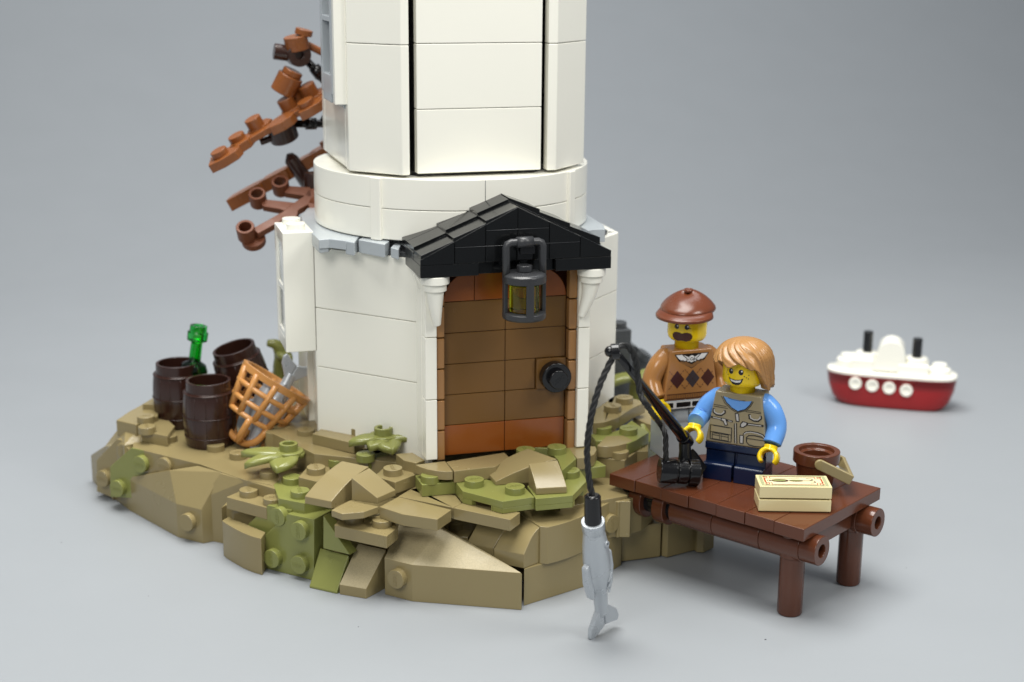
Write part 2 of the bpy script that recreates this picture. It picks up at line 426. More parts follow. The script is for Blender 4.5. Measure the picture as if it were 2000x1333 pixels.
# --- far left: plates standing on edge with side studs
face_slab('wedge_plate', 'olive', (r5(405, 95), r5(575, 130)), B2, [r5(246, 236), r5(405, 96), r5(575, 131), r5(575, 480), r5(250, 462)], 8, [r5(462, 222), r5(292, 402)])
face_slab('wedge_plate', 'tan', (r5(405, 95), r5(575, 130)), B2, [r5(578, 132), r5(905, 215), r5(905, 420), r5(578, 480)], 7.8, [r5(640, 236)])
face_slab('wedge_plate', 'tan', (r5(300, 32), r5(440, 66)), B2, [r5(146, 188), r5(298, 30), r5(440, 66), r5(440, 330), r5(245, 460), r5(148, 420)], 8, [r5(185, 328), r5(345, 128)])
zl = zabove(at(177.6, 940.6, T), 889.4)
piece('slope_brick', 'tan', [(104, 905, zl), (200, 960, zl), (268, 800, -14.0), (330, 800, -12.5), (420, 720, -11.5)], T, R=rA)
piece('slope_brick', 'tan', [(268, 805, -14.5), (405, 622, -9.8), (520, 522, -6.6), (700, 560, -6.6), (900, 720, -9.8), (500, 790, -9.8)], T, R=rA)
plate('plate', 'tan', [(259, 874.5), (301, 885), (391, 907), (433, 922), (482, 939), (560, 962), (640, 930), (640, 860), (480, 840), (300, 838), (262, 850)], B2, T+9, [(313, 849)])
plate('plate', 'tan', [(405, 492), (690, 560), (700, 620), (1010, 680), (1100, 560), (900, 380), (540, 400)], -6.5, B2, [(768, 560)], R=rA)
piece('plate', 'tan', [(405, 490, -5.0), (640, 545, -5.0), (900, 440, -5.0), (900, 340, -5.0), (560, 400, -5.0)], B2, R=rA)
bm = BM()
for X, Y in ((755, 440),):
    q = at(*rA(X, Y), -3.3); stud(bm, (q.x, q.y, -5.0))
obj('stud', bm, 'tan', base)
plate('brick', 'tan', [(540, 405), (545, 395), (720, 300), (905, 300), (905, 400)], -5.2, T, R=rA)
piece('brick', 'tan', [(715, 300, -3.4), (900, 190, -3.4), (1100, 190, -3.4), (1100, 330, -3.4)], T, R=rA)
plate('plate', 'tan', [(300, 838), (330, 775), (430, 745), (520, 760), (560, 790), (600, 830), (560, 860), (430, 880)], B2+0.05, -14)
for px, py in ((329, 850), (421, 868), (465, 883)):
    bm = BM(); q = at(px, py, B2+1.75); stud(bm, (q.x, q.y, B2)); obj('stud', bm, 'tan', base)
# --- middle left: low steps under the leaves and the fish basket
plate('plate', 'tan', [(1112, 460), (1410, 540), (1500, 500), (1480, 430), (1300, 380)], -12.8, -16.1, [(1278, 402), (1455, 462)], R=r5)
plate('plate', 'tan', [(1268, 336), (1455, 372), (1560, 305), (1560, 240), (1345, 262)], -9.4, -12.8, [(1428, 265)], R=r5)
plate('plate', 'olive', [(1455, 350), (1500, 470), (1690, 508), (1900, 470), (1900, 330), (1560, 295)], -9.5, -12.8, [(1600, 308), (1660, 408)], R=r5)
plate('plate', 'tan', [(275, 440), (395, 470), (480, 400), (480, 370), (360, 345)], -6.6, -9.5, [(390, 372)], R=r6)
plate('wedge_plate', 'olive', [(368, 285), (378, 350), (500, 340), (640, 300), (540, 270)], -6.4, -9.4, [(525, 318)], R=r6)
plate('plate', 'tan', [(200, 160), (202, 200), (528, 262), (740, 300), (940, 250), (880, 170), (500, 110)], -3.3, -9.4, R=r6)
plate('plate', 'tan', [(365, 158), (640, 222), (770, 145), (500, 85)], -0.4, -3.3, [(500, 78), (665, 112)], R=r6)
plate('plate', 'tan', [(60, 90), (62, 150), (200, 180), (370, 190), (370, 120), (200, 80)], -3.6, -9.4, [(325, 128)], R=r6)
piece('wedge_plate', 'olive', [(528, 242, -3.4), (735, 378, -6.2), (870, 300, -6.2), (960, 250, -3.4), (700, 240, -3.4)], -9.4, R=r6)
plate('plate', 'olive', [(640, 270), (740, 330), (970, 262), (900, 220)], -3.3, -6.4, [(712, 285)], R=r6)
# --- curved bows and slopes in the middle
def bow(name, mat, a, b, c, d, zt, zm, lip, zb, R, n=8):
    """curved slope: top edge a-b (height zt), front lip c-d (height lip); bulges like a bow piece"""
    bm = BM(); A, B_ = at(*R(*a), zt), at(*R(*b), zt); Cc, D = at(*R(*c), lip), at(*R(*d), lip)
    L = []; Rg = []
    for i in range(n+1):
        t = i/n; k = zm*math.sin(math.pi*t)
        p = A.lerp(Cc, t); p.z += k; q = B_.lerp(D, t); q.z += k; L.append(p); Rg.append(q)
    lt = [bm.verts.new(p) for p in L]; rt = [bm.verts.new(p) for p in Rg]
    lb = [bm.verts.new((L[0].x, L[0].y, zb)), bm.verts.new((L[-1].x, L[-1].y, zb))]; rb = [bm.verts.new((Rg[0].x, Rg[0].y, zb)), bm.verts.new((Rg[-1].x, Rg[-1].y, zb))]
    for i in range(n): bm.faces.new((lt[i], lt[i+1], rt[i+1], rt[i]))
    bm.faces.new(lt+[lb[1], lb[0]]); bm.faces.new(rt[::-1]+[rb[0], rb[1]])
    bm.faces.new((lt[-1], lb[1], rb[1], rt[-1])); bm.faces.new((lt[0], rt[0], rb[0], lb[0])); bm.faces.new((lb[0], lb[1], rb[1], rb[0]))
    return obj(name, bm, mat, base)
bow('curved_slope', 'tan', (560, 335), (735, 372), (316, 566), (490, 600), -0.6, 0.9, -5.6, -7.5, r6)
piece('slope_brick', 'tan', [(737, 380, -0.5), (620, 443, -0.5), (790, 577, -4.9), (910, 524, -4.9)], -6.45, R=r6)
plate('tile', 'tan', [(490, 655), (608, 592), (800, 632), (700, 668), (560, 680)], -6.5, -8.2, R=r6)
plate('tile', 'tan', [(490, 658), (608, 596), (640, 610), (560, 683)], -8.1, -9.5, R=r6); plate('tile', 'tan', [(700, 610), (800, 636), (715, 668)], -8.1, -9.5, R=r6)
plate('tile', 'tan', [(803, 633), (925, 568), (1272, 652), (1180, 716), (955, 682)], -6.45, -9.45, R=r6)
plate('plate', 'tan', [(770, 432), (905, 475), (1036, 425), (1000, 385), (850, 365)], -3.3, -6.5, [(890, 378)], R=r6)
plate('tile', 'tan', [(925, 566), (1036, 500), (1100, 540), (1290, 640)], -6.5, -9.45, R=r6)
plate('plate', 'tan', [(510, 752), (850, 826), (925, 766), (880, 705), (560, 690)], -11.2, -14.4, [(640, 683), (820, 712)], R=r6)
# right of centre
plate('tile', 'tan', [(0, 520), (280, 640), (340, 610), (300, 560), (60, 510)], -6.5, -9.45, R=r7)
plate('tile', 'tan', [(285, 640), (655, 718), (720, 670), (560, 640), (345, 608)], -6.45, -9.45, R=r7)
plate('plate', 'tan', [(205, 776), (285, 826), (380, 830), (470, 700), (270, 690)], -15.8, -18.6, [(310, 722)], R=r7)
piece('slope_brick', 'tan', [(465, 698, -10.2), (645, 733, -10.2), (546, 905, -15.9), (372, 870, -15.9)], B1-0.1, R=r7)
bow('curved_slope', 'tan', (715, 672), (852, 762), (548, 908), (745, 946), -9.8, 1.1, -15.6, B1+0.05, r7)
bm = BM()
fr = [at(*r7(*p), -9.55) for p in ((850, 762), (900, 766), (960, 752), (1040, 728), (1120, 697), (1200, 660), (1312, 598))]
bk = [at(*r7(*p), -9.55) for p in ((1440, 600), (1290, 450), (1140, 570), (940, 640), (705, 665))]
prism(bm, [(p.x, p.y) for p in fr+bk], B1, -9.55); obj('curved_brick', bm, 'tan', base)
bm = BM(); pts = [at(*r7(*p), B1) for p in ((742, 1058), (850, 978), (1130, 905), (1300, 800), (1378, 822), (1130, 927), (1000, 975))]
P = [at(*r7(742, 1280), T), at(*r7(1135, 1156), T), at(1213, 1105, T)]
prism(bm, [(P[0].x, P[0].y), (P[1].x, P[1].y), (P[2].x, P[2].y), (P[2].x+4, P[2].y+16), (P[0].x+12, P[0].y+26)], T, B1); obj('slope_brick', bm, 'tan', base)
piece('brick', 'tan', [(95, 262, -9.6), (195, 290, -9.6), (520, 200, -9.6), (700, 60, -9.6), (100, 60, -9.6)], B1, R=rC)
bm = BM(); A = at(*rC(0, 420), -12); stud(bm, onpl(*r7(1290, 735), at(*r7(1312, 600), -9.6), Vector((0.3, -1, 0)).normalized())+Vector((.5, -1.7, 0))-Vector((.5, -1.7, 0)), Vector((0.45, -0.9, 0)), rot=1.57); obj('stud', bm, 'tan', base)
def gpoly(name, mat, bots, back, z1):
    P = [at(*rC(*p), T) for p in bots]; bm = BM()
    prism(bm, [(p.x, p.y) for p in P]+[(P[-1].x+back[0], P[-1].y+back[1]), (P[0].x+back[0], P[0].y+back[1])], T+0.3, z1); return obj(name, bm, mat, base)
gpoly('slope_brick', 'tan', [(232, 1120), (768, 1050)], (4, 22), B1)
gpoly('slope_brick', 'tan', [(790, 1045), (862, 1062), (1245, 962)], (2, 22), B1)
gpoly('brick', 'tan', [(1262, 990), (1356, 1000), (1500, 930)], (-2, 22), B1-0.1)
# --- green plates and tiles in front of the door
def arch_plate(name, mat, pts, z1, z0, studs, notches, R):
    bm = BM(); P = [at(*R(*p), z1) for p in pts]; P2 = []
    n = len(P)
    for i in range(n):
        P2.append(P[i])
    zc = z0+(z1-z0)*0.42
    prism(bm, [(p.x, p.y) for p in P2], zc, z1)
    # skirts along each edge with gaps where the arches are
    cx = sum(p.x for p in P)/n; cy = sum(p.y for p in P)/n
    for i in range(n):
        a, b = P[i], P[(i+1) % n]; segs = [(0, 1)]
        if i in notches: t0, t1 = notches[i]; segs = [(0, t0), (t1, 1)]
        for s0, s1 in segs:
            p, q = a.lerp(b, s0), a.lerp(b, s1); c = Vector((cx, cy, z1))
            pi, qi = p.lerp(c, 0.22), q.lerp(c, 0.22)
            poly = [(p.x, p.y), (q.x, q.y), (qi.x, qi.y), (pi.x, pi.y)]
            prism(bm, poly, z0, zc+0.01)
    for s in studs:
        q = at(*R(*s), z1+1.75); stud(bm, (q.x, q.y, z1), rot=rng.choice((0, 1.57)))
    return obj(name, bm, mat, base, 0.12)
arch_plate('wedge_plate', 'olive', [(300, 474), (345, 532), (540, 582), (604, 600), (812, 570), (740, 498), (560, 470), (400, 430)], -3.25, -6.4, [(420, 452), (685, 498)], {1: (0.30, 0.95)}, r7)
arch_plate('wedge_plate', 'olive', [(822, 582), (1062, 560), (1156, 462), (1100, 380), (980, 400), (765, 498)], -3.25, -6.4, [(1045, 392)], {1: (0.15, 0.75)}, r7)
plate('wedge_plate', 'olive', [(36, 430), (80, 492), (300, 472), (420, 430), (200, 400)], -3.3, -6.45, R=r7)
bm = BM(); q = at(*r7(135, 425), -1.6); stud(bm, (q.x, q.y, -3.3), text=False); obj('stud', bm, 'olive', base)
bow('curved_slope', 'tan', (770, 254), (958, 322), (498, 405), (560, 470), 2.6, 0.6, -2.2, -3.2, r7)
bow('curved_slope', 'tan', (775, 352), (962, 330), (824, 516), (1024, 505), 2.6, 0.35, -1.6, -3.2, r7, 5)
plate('plate', 'olive', [(900, 255), (965, 330), (990, 400), (1085, 320), (1040, 250), (700, 240)], 0.1, -3.2, [(958, 240), (755, 256)], R=r7)
plate('tile', 'tan', [(238, 340), (290, 402), (560, 372), (648, 310), (618, 280)], -0.1, -3.2, R=r7)
bm = BM(); P = [at(*r7(*p), -0.1) for p in ((232, 335), (282, 402), (240, 405), (180, 400), (120, 390), (70, 375), (38, 360))]
prism(bm, [(p.x, p.y) for p in P], -2.4, -0.1); obj('tile', bm, 'tan', base)
bm = BM(); P = [at(*r7(*p), 0) for p in ((1030, 250), (1088, 318), (1150, 312), (1200, 292), (1218, 262), (1210, 240), (1130, 236))]
prism(bm, [(p.x, p.y) for p in P], -3.2, 0); obj('tile', bm, 'tan', base)
plate('plate', 'olive', [(1085, 392), (1278, 365), (1205, 320), (1000, 340)], -3.3, -6.5, R=r7)
plate('plate', 'tan', [(-40, 330), (40, 350), (100, 330), (20, 280), (-90, 290)], -0.6, -6.4, R=r7)
plate('brick', 'tan', [(1020, 560), (1190, 450), (1300, 455), (1440, 585), (1310, 600), (1000, 650)], -9.5, B1, R=r7)
plate('plate', 'tan', [(1100, 420), (1290, 380), (1420, 560), (1200, 600), (980, 640)], -8.6, B1, R=r7)
# --- right rear terrace
def curve_plate(name, mat, pts, z1, z0, studs, R):
    return plate(name, mat, pts, z1, z0, studs, R)
curve_plate('curved_plate', 'tan', [(40, 480), (60, 640), (150, 638), (240, 625), (330, 595), (400, 570), (445, 548), (300, 300), (380, 250)], 3.2, 0.05, [(345, 380), (515, 262)], rB)
plate('plate', 'tan', [(445, 548), (640, 420), (820, 340), (700, 300), (380, 250), (300, 300)], 3.15, 0.05, R=rB)
plate('wedge_plate', 'olive', [(30, 800), (250, 800), (440, 740), (620, 600), (870, 775), (680, 890), (560, 940), (300, 900), (100, 900)], 0.0, -3.2, [(575, 705)], R=rB)
bm = BM(); q = at(*rB(205, 690), 1.7); stud(bm, (q.x, q.y, 0), text=False); obj('stud', bm, 'olive', base)
bm = BM(); q = at(*rB(445, 1035), -1.5); stud(bm, (q.x, q.y, -3.3), text=False); obj('stud', bm, 'tan', base)
curve_plate('curved_plate', 'tan', [(118, 968), (160, 975), (250, 982), (350, 975), (450, 960), (540, 935), (640, 890), (500, 820), (250, 830)], 0.1, -3.1, [], rB)
plate('plate', 'tan', [(120, 1140), (520, 1180), (700, 1050), (860, 1050), (860, 900), (200, 1000)], -3.3, -9, R=rB)
piece('slope_brick', 'olive', [(740, 650, -1.5), (800, 650, -1.5), (985, 712, -3.2), (985, 850, -5), (862, 925, -5)], -12, R=rB)
plate('plate', 'tan', [(640, 560), (820, 640), (1000, 700), (1000, 520), (820, 340), (700, 420)], -1.2, -8, R=rB)
bm = BM()
for x0, y0, z in ((56, 20, -12), (60, 44, -8)):
    prism(bm, [(x0-12, y0), (x0+2, y0-2), (x0+8, y0+18), (x0-6, y0+22)], T, z)
obj('brick', bm, 'tan', base)
# ================================================================ lighthouse
lh = thing('lighthouse', 'tall white eight sided toy lighthouse tower with brown front door on the rock base', 'lighthouse', (14, 46, 0))
E0 = 0.12
def panel(name, A, B_, z0, z1, th, mat='white', back=True):
    """upright tile between plan points A, B (outer face), outward normal to the right of A->B reversed"""
    bm = BM(); A = Vector(A); B_ = Vector(B_); d = (B_-A).normalized(); n = Vector((d.y, -d.x))
    a = A+d*E0; b = B_-d*E0
    prism(bm, [tuple(a), tuple(b), tuple(b-n*th), tuple(a-n*th)], z0+E0/2, z1-E0/2)
    return obj(name, bm, mat, lh, 0.22)
# upper shaft
bm = BM()
ux, uy = 13.0, 45.0
def octo(cx, cy, r, cut):
    a = r; k = cut
    return [(cx-k, cy-a), (cx+k, cy-a), (cx+a, cy-k), (cx+a, cy+k), (cx+k, cy+a), (cx-k, cy+a), (cx-a, cy+k), (cx-a, cy-k)]
prism(bm, octo(ux, uy, 28.2, 15), 68, 148); obj('tower_core', bm, 'black', lh, 0.2)
ZU = 69.9
for k in range(5): panel('wall_panel', (-3.2, 14.0), (29.3, 14.0), ZU+16*k, ZU+16*(k+1), 3.2)
for k in range(3):
    z0, z1 = ZU-0.3+32*k, ZU-0.3+32*(k+1)
    for poly in ([(-4.9, 14.2), (-6.9, 14.2), (-18.3, 25.2), (-18.3, 29), (-15, 29), (-15, 27), (-4.9, 17.5)],
                 [(30.9, 14.2), (33.3, 14.2), (44.6, 25.2), (44.6, 29), (41, 29), (41, 27), (30.9, 17.5)]):
        bm = BM(); prism(bm, poly, z0+0.06, z1-0.06); obj('corner_panel', bm, 'white', lh, 0.25)
for k in range(5): panel('wall_panel', (44.6, 29.3), (44.6, 61.5), ZU+16*k, ZU+16*(k+1), 3.2)
for k in range(5): panel('wall_panel', (29.3, 77), (-3.2, 77), ZU+16*k, ZU+16*(k+1), 3.2)
for k in range(3):
    for poly in ([(-4.9, 76.8), (-6.9, 76.8), (-18.3, 65.8), (-18.3, 61.8), (-15, 61.8), (-15, 64), (-4.9, 73)],
                 [(30.9, 76.8), (33.3, 76.8), (44.6, 65.8), (44.6, 61.8), (41, 61.8), (41, 64), (30.9, 73)]):
        bm = BM(); prism(bm, poly, ZU+32*k, ZU+32*(k+1)-0.1); obj('corner_panel', bm, 'white', lh, 0.25)
panel('wall_panel', (-18.3, 61.5), (-18.3, 29.3), ZU, 86.5, 3.2)
for k in range(4): panel('wall_panel', (-18.3, 61.5), (-18.3, 46), 86.5+16*k, 86.5+16*(k+1), 3.2)
# upper window: grey frame in a white box on the left face
bm = BM(); box(bm, -21.3, -17.2, 26.4, 29.0, 86.2, 146)
obj('window_box', bm, 'white', lh, 0.2)
wf = None
bm = BM()
X0, X1 = -21.6, -17.5
box(bm, X0, X1, 29.1, 31.2, 88.5, 146); box(bm, X0, X1, 43.0, 45.6, 88.5, 146)
for z0, z1 in ((86.3, 93.2), (106.4, 107.8), (120, 128), (141, 146)): box(bm, X0+0.05, X1, 31.2, 43.0, z0, z1)
prism_pts = [Vector((X0, 29.1, 88.5)), Vector((X0, 45.6, 88.5)), Vector((X1, 29.1, 84)), Vector((X1, 45.6, 84)), Vector((X1, 29.1, 88.5)), Vector((X1, 45.6, 88.5))]
hull(bm, prism_pts); wf = obj('window_frame', bm, 'lgrey', lh, 0.2)
bm = BM(); box(bm, -18.4, -18.0, 31, 43.2, 93, 142); obj('pane', bm, 'dgrey', wf, 0)
# collar of two round layers with upright ribs
ccx, ccy, CR = 13.1, 44.6, 37.1
for k, (z0, z1) in enumerate(((53.2, 61.1), (61.1, 69.0))):
    bm = BM(); lathe(bm, [(0, z0+0.06), (CR, z0+0.06), (CR, z1-0.06), (0, z1-0.06)], 128, Matrix.Translation((ccx, ccy, 0)))
    obj('collar_ring', bm, 'white', lh, 0.22, ang=40)
RIBS = []
for px, rw in ((736, 3.0), (1113, 3.0)):
    p = None; lo = -math.pi; best = None
    for i in range(400):
        a = -math.pi + math.pi*i/400
        q = Vector((ccx+CR*math.cos(a), ccy+CR*math.sin(a), 60)); dq = q-CAM
        x = 1000+F_PX*dq.dot(RT)/dq.dot(FW)
        if a < -0.3 and a > -2.9 and (best is None or abs(x-px) < best[0]): best = (abs(x-px), a)
    RIBS.append((best[1], rw))
for a, rw in RIBS+[(0.9, 3.0), (2.2, 3.0)]:
    bm = BM(); m = Matrix.Translation((ccx, ccy, 0)) @ Matrix.Rotation(a, 4, 'Z'); box(bm, CR-3, CR+0.9, -rw/2, rw/2, 53.0, 68.9, m); obj('collar_rib', bm, 'white', lh, 0.25)
# seams of the collar: thin recess lines
bm = BM()
for px in (948,):
    for i in range(300):
        a = -math.pi*0.95 + math.pi*0.9*i/300
        q = Vector((ccx+CR*math.cos(a), ccy+CR*math.sin(a), 65)); dq = q-CAM
        if abs(1000+F_PX*dq.dot(RT)/dq.dot(FW)-px) < 1.0:
            box(bm, CR-0.5, CR+0.03, -0.07, 0.07, 61.3, 68.7, Matrix.Translation((ccx, ccy, 0)) @ Matrix.Rotation(a, 4, 'Z')); break
obj('seam', bm, 'dgrey', lh, 0)
# lower octagon
lx, ly, LR, LK = 15.2, 48.8, 42.2, 17.2
P8 = octo(lx, ly, LR, LK)
bm = BM(); prism(bm, octo(lx, ly, LR-3.3, LK-1.4), -9, 49.2); obj('wall_core', bm, 'white', lh, 0.2)
names = {6: 'left', }
# P8 order: 0 front-left, 1 front-right, 2 right-front, 3 right-back, 4 back-right, 5 back-left, 6 left-back, 7 left-front
for i in range(8):
    A = P8[i]; B_ = P8[(i+1) % 8]
    A2 = A; B2_ = B_
    for k in range(3):
        z0, z1 = 1.0+16*k, 17.0+16*k
        if k == 0: z0 = -4.0
        if k == 2: z1 = 49.3
        if i == 6: continue
        if i == 0: continue
        panel('wall_panel', A2, B2_, z0, z1, 3.2)
# front wall beside the door bay, and left wall behind the window box
panel('wall_panel', P8[0], (-3.8, P8[0][1]), -4, 49.3, 3.2); panel('wall_panel', (36, P8[1][1]), P8[1], -4, 49.3, 3.2) if P8[1][0] > 36.3 else None
panel('wall_panel', P8[6], (P8[6][0], 48.2), -4, 49.3, 3.2)
bm = BM(); box(bm, P8[7][0], P8[7][0]+3.2, P8[7][1], P8[7][1]+2.2, -4, 21.2); box(bm, P8[7][0]+1.6, P8[7][0]+3.4, P8[7][1]+2.2, 48.2, -4, 21.2); obj('wall_panel', bm, 'white', lh, 0.2)
# lower window box
bx = P8[7][0]-7.9
wb = None
bm = BM(); y0, y1 = 31.6, 47.6
box(bm, bx, bx+8.0, y0, y0+2.2, 21.2, 53.2); box(bm, bx, bx+8.0, y1-2.2, y1, 21.2, 53.2)
box(bm, bx, bx+8, y0+2.2, y1-2.2, 51.2, 53.2); box(bm, bx+0.05, bx+11, y0+2.2, y1-2.2, 21.2, 24.6)
for yy in (35.6, 43.6): stud(bm, (bx+4, yy, 53.2), text=False)
wb = obj('window_box', bm, 'white', lh, 0.2)
bm = BM()
box(bm, bx+0.1, bx+1.0, y0+2.2, y0+3.4, 24.6, 51.2); box(bm, bx+0.1, bx+1.0, y1-3.4, y1-2.2, 24.6, 51.2)
for z0, z1 in ((24.6, 26), (37.0, 38.4), (49.9, 51.2)): box(bm, bx+0.12, bx+0.95, y0+3.4, y1-3.4, z0, z1)
obj('window_frame', bm, 'white', wb, 0.15)
bm = BM(); box(bm, bx+0.6, bx+0.8, y0+2.3, y1-2.3, 24.7, 51.1); obj('pane', bm, 'lgrey', wb, 0)
# light grey plates under the collar
def gplate(pts, z1, z0):
    bm = BM(); P = [at(*p, z1) for p in pts]; prism(bm, [(p.x, p.y) for p in P], z0, z1); return bm
bm = BM(); prism(bm, octo(ccx+1.5, ccy+2, 38.6, 17.5), 49.35, 50.5); obj('plate_ring', bm, 'dgrey', lh, 0.15)
def Z5(X, Y): return (500+X/4.165, 380+Y/4.165)
bm = gplate([Z5(365, 170), Z5(420, 110), Z5(520, 110), Z5(880, 330), Z5(820, 352), Z5(730, 378), Z5(595, 362), Z5(512, 370), Z5(380, 235)], 53.0, 50.6)
obj('wedge_plate', bm, 'lgrey', lh, 0.2)
bm = gplate([Z5(380, 238), Z5(512, 370), Z5(590, 363), Z5(620, 330), Z5(500, 250)], 52.9, 49.4); obj('wedge_plate', bm, 'lgrey', lh, 0.3)
bm = gplate([Z5(725, 378), Z5(800, 392), Z5(832, 350), Z5(780, 330)], 52.9, 49.4); obj('wedge_plate', bm, 'lgrey', lh, 0.3)
bm = gplate([Z5(833, 368), Z5(1045, 408), Z5(1085, 378), Z5(1085, 350), Z5(930, 330), Z5(870, 345)], 52.9, 49.5); obj('wedge_plate', bm, 'lgrey', lh, 0.2)
bm = gplate([Z5(1095, 432), Z5(1160, 450), Z5(1180, 400), Z5(1130, 395)], 52.0, 49.4); obj('wedge_plate', bm, 'lgrey', lh, 0.2)
def Z8(X, Y): return (1080+X/2.664, 380+Y/2.664)
bm = gplate([Z8(60, 120), Z8(165, 95), Z8(265, 160), Z8(272, 180), Z8(205, 182), Z8(150, 200), Z8(60, 200)], 53.0, 49.5); obj('wedge_plate', bm, 'lgrey', lh, 0.2)
# ---- door bay
bm = BM()
box(bm, -5.3, 37.5, 1.2, 7.0, 0.0, 48.0)      # wall behind the door
obj('door_wall', bm, 'white', lh, 0.2)
bm = BM(); box(bm, -1.0, 33.4, 0.35, 1.3, 0.0, 48.0); obj('door_backing', bm, 'inkbr', lh, 0)
for x0, x1 in ((-5.3, -2.35), (34.4, 37.5)):
    for z0, z1 in ((0.2, 15.9), (16.0, 31.9), (32.0, 48.0)):
        bm = BM(); box(bm, x0, x1, -3.0, 1.1, z0+0.05, z1); obj('door_post', bm, 'white', lh, 0.22)
door = thing('door', None, None, (16, 0, 0)); door.parent = lh; del door
dr = bpy.data.objects['door']; dr.matrix_world = Matrix.Translation(Vector((16, 0, 0))*S); dr.matrix_parent_inverse = Matrix.Identity(4)
dr.location = (Vector((16, 0, 0))-Vector((14, 46, 0)))*S
WORLD['door'] = Matrix.Translation((16, 0, 0))
for r in range(6):
    mt = 'dorange' if r in (0, 5) else 'panel'
    if r == 5: xs = [(0, 8), (8, 24), (24, 32)]
    elif r == 2: xs = [(0, 16), (16, 24)]
    else: xs = [(0, 16), (16, 32)]
    for a, b in xs:
        bm = BM()
        if r == 5 and a in (0, 24):
            k = 7.2; pts = []
            s = 1 if a == 0 else -1; ox = 0 if a == 0 else 32
            pts = [(ox+s*7.93, 40.07), (ox+s*0.07, 40.07)]+[(ox+s*(8-7.93*math.cos(t)), 40.07+7.6*math.sin(t)) for t in [math.pi/2*i/10 for i in range(1, 11)]]
            vs = prism(bm, [(x, z) for x, z in pts], 0, 3.0)
            for v in vs: v.co = Vector((v.co.x, v.co.z*0.12, v.co.y))
        else: box(bm, a+0.07, b-0.07, -0.0, 1.0, 8*r+0.07, 8*r+7.93)
        obj('door_panel', bm, mt, dr, 0.16)
bm = BM(); box(bm, 24.07, 31.93, -0.9, 1.0, 16.07, 23.93); obj('door_panel', bm, 'panel', dr, 0.16)
kc = Vector((28.6, -0.9, 19.5))
bm = BM(); cyl(bm, 3.9, 0, 3.0, mat_at(kc, (0, -1, 0)), 48); stud(bm, kc+Vector((0, -3.0, 0)), (0, -1, 0), rot=0.6, r=2.5, h=1.8)
obj('door_knob', bm, 'black', dr, 0.3)
bm = BM(); box(bm, 24, 32, 0.9, 1.2, 16, 24); obj('door_panel', bm, 'inkbr', dr, 0)
bpy.data.objects[[o.name for o in dr.children][-1]]  # keep order
for x0, x1 in ((-2.25, -0.15), (32.15, 34.35)):
    for r in range(6):
        bm = BM(); box(bm, x0, x1, -2.0, 1.1, 8*r+0.15-0.6, 8*r+7.85-0.6)
        obj('door_trim', bm, 'nougat', lh, 0.35, seg=3)
# ---- roof porch
yF = -8.0; xl, xr, xm = -7.5, 40.9, 16.7; zb, ze, zt = 48.1, 52.6, 64.4
pr = at(955, 375, 64.8); yB = 9.0
bm = BM()
box(bm, xl, xl+14.5, yF, yB, zb, zb+3.1); box(bm, xr-14.5, xr, yF, yB, zb, zb+3.1); box(bm, xl+14.5, xr-14.5, yF+1.6, yB, zb, zb+3.1)
obj('roof_plate', bm, 'blackw', lh, 0.18)
def gable(y0, y1, up=0.0, nm='roof_gable'):
    k = (zt-ze)/(xm-xl)
    edges = [(-7.5, 'l'), (1.0, 'l'), (8.7, 'l'), (16.7, 'c'), (24.7, 'r'), (32.7, 'r'), (40.9, 'r')]
    xs = [e[0] for e in edges]
    for a, b in zip(xs, xs[1:]):
        za = ze+k*(min(a, 2*xm-a)-xl)+up; zb_ = ze+k*(min(b, 2*xm-b)-xl)+up
        bm = BM(); hull(bm, [Vector((x, y, z)) for y in (y0, y1) for x, z in ((a+0.05, zb+3.15), (b-0.05, zb+3.15), (a+0.05, za), (b-0.05, zb_))])
        obj(nm, bm, 'blackw', lh, 0.16)
gable(yF, -0.2)
gable(-0.1, yB, 0.3)
bm = BM()
for x0, x1, z in ((1.1, 32.6, 55.2), (8.8, 24.6, 59.0)): box(bm, x0, x1, yF-0.04, yF+0.3, z-0.06, z+0.06)
obj('seam', bm, 'lamp', lh, 0)
# shingle tiles behind the front row
for side in (-1, 1):
    for j, (y0, y1) in enumerate(((-7.9, -0.3), (-0.1, 8.0), (8.1, 15.8))):
        if side == 1 and j == 0: continue
        for i in range(3):
            a = 0.2+8.0*i; b = a+8.3 if i < 2 else a+7.9
            k = (zt-ze)/(xm-xl)
            def zz(t): return ze+k*t
            lift = 0.15 if j == 0 else (1.0 if side == 1 else 0.75)
            # lower edge stands proud of the course below
            pts = []
            for y in (y0+0.05, y1-0.05):
                for t, l in ((a, lift+0.75), (b, lift)):
                    x = xl+t if side == -1 else xr-t
                    pts += [Vector((x, y, zz(t)+l)), Vector((x, y, zz(t)-0.6))]
            bm = BM(); hull(bm, pts); obj('roof_tile', bm, 'blackw', lh, 0.14)
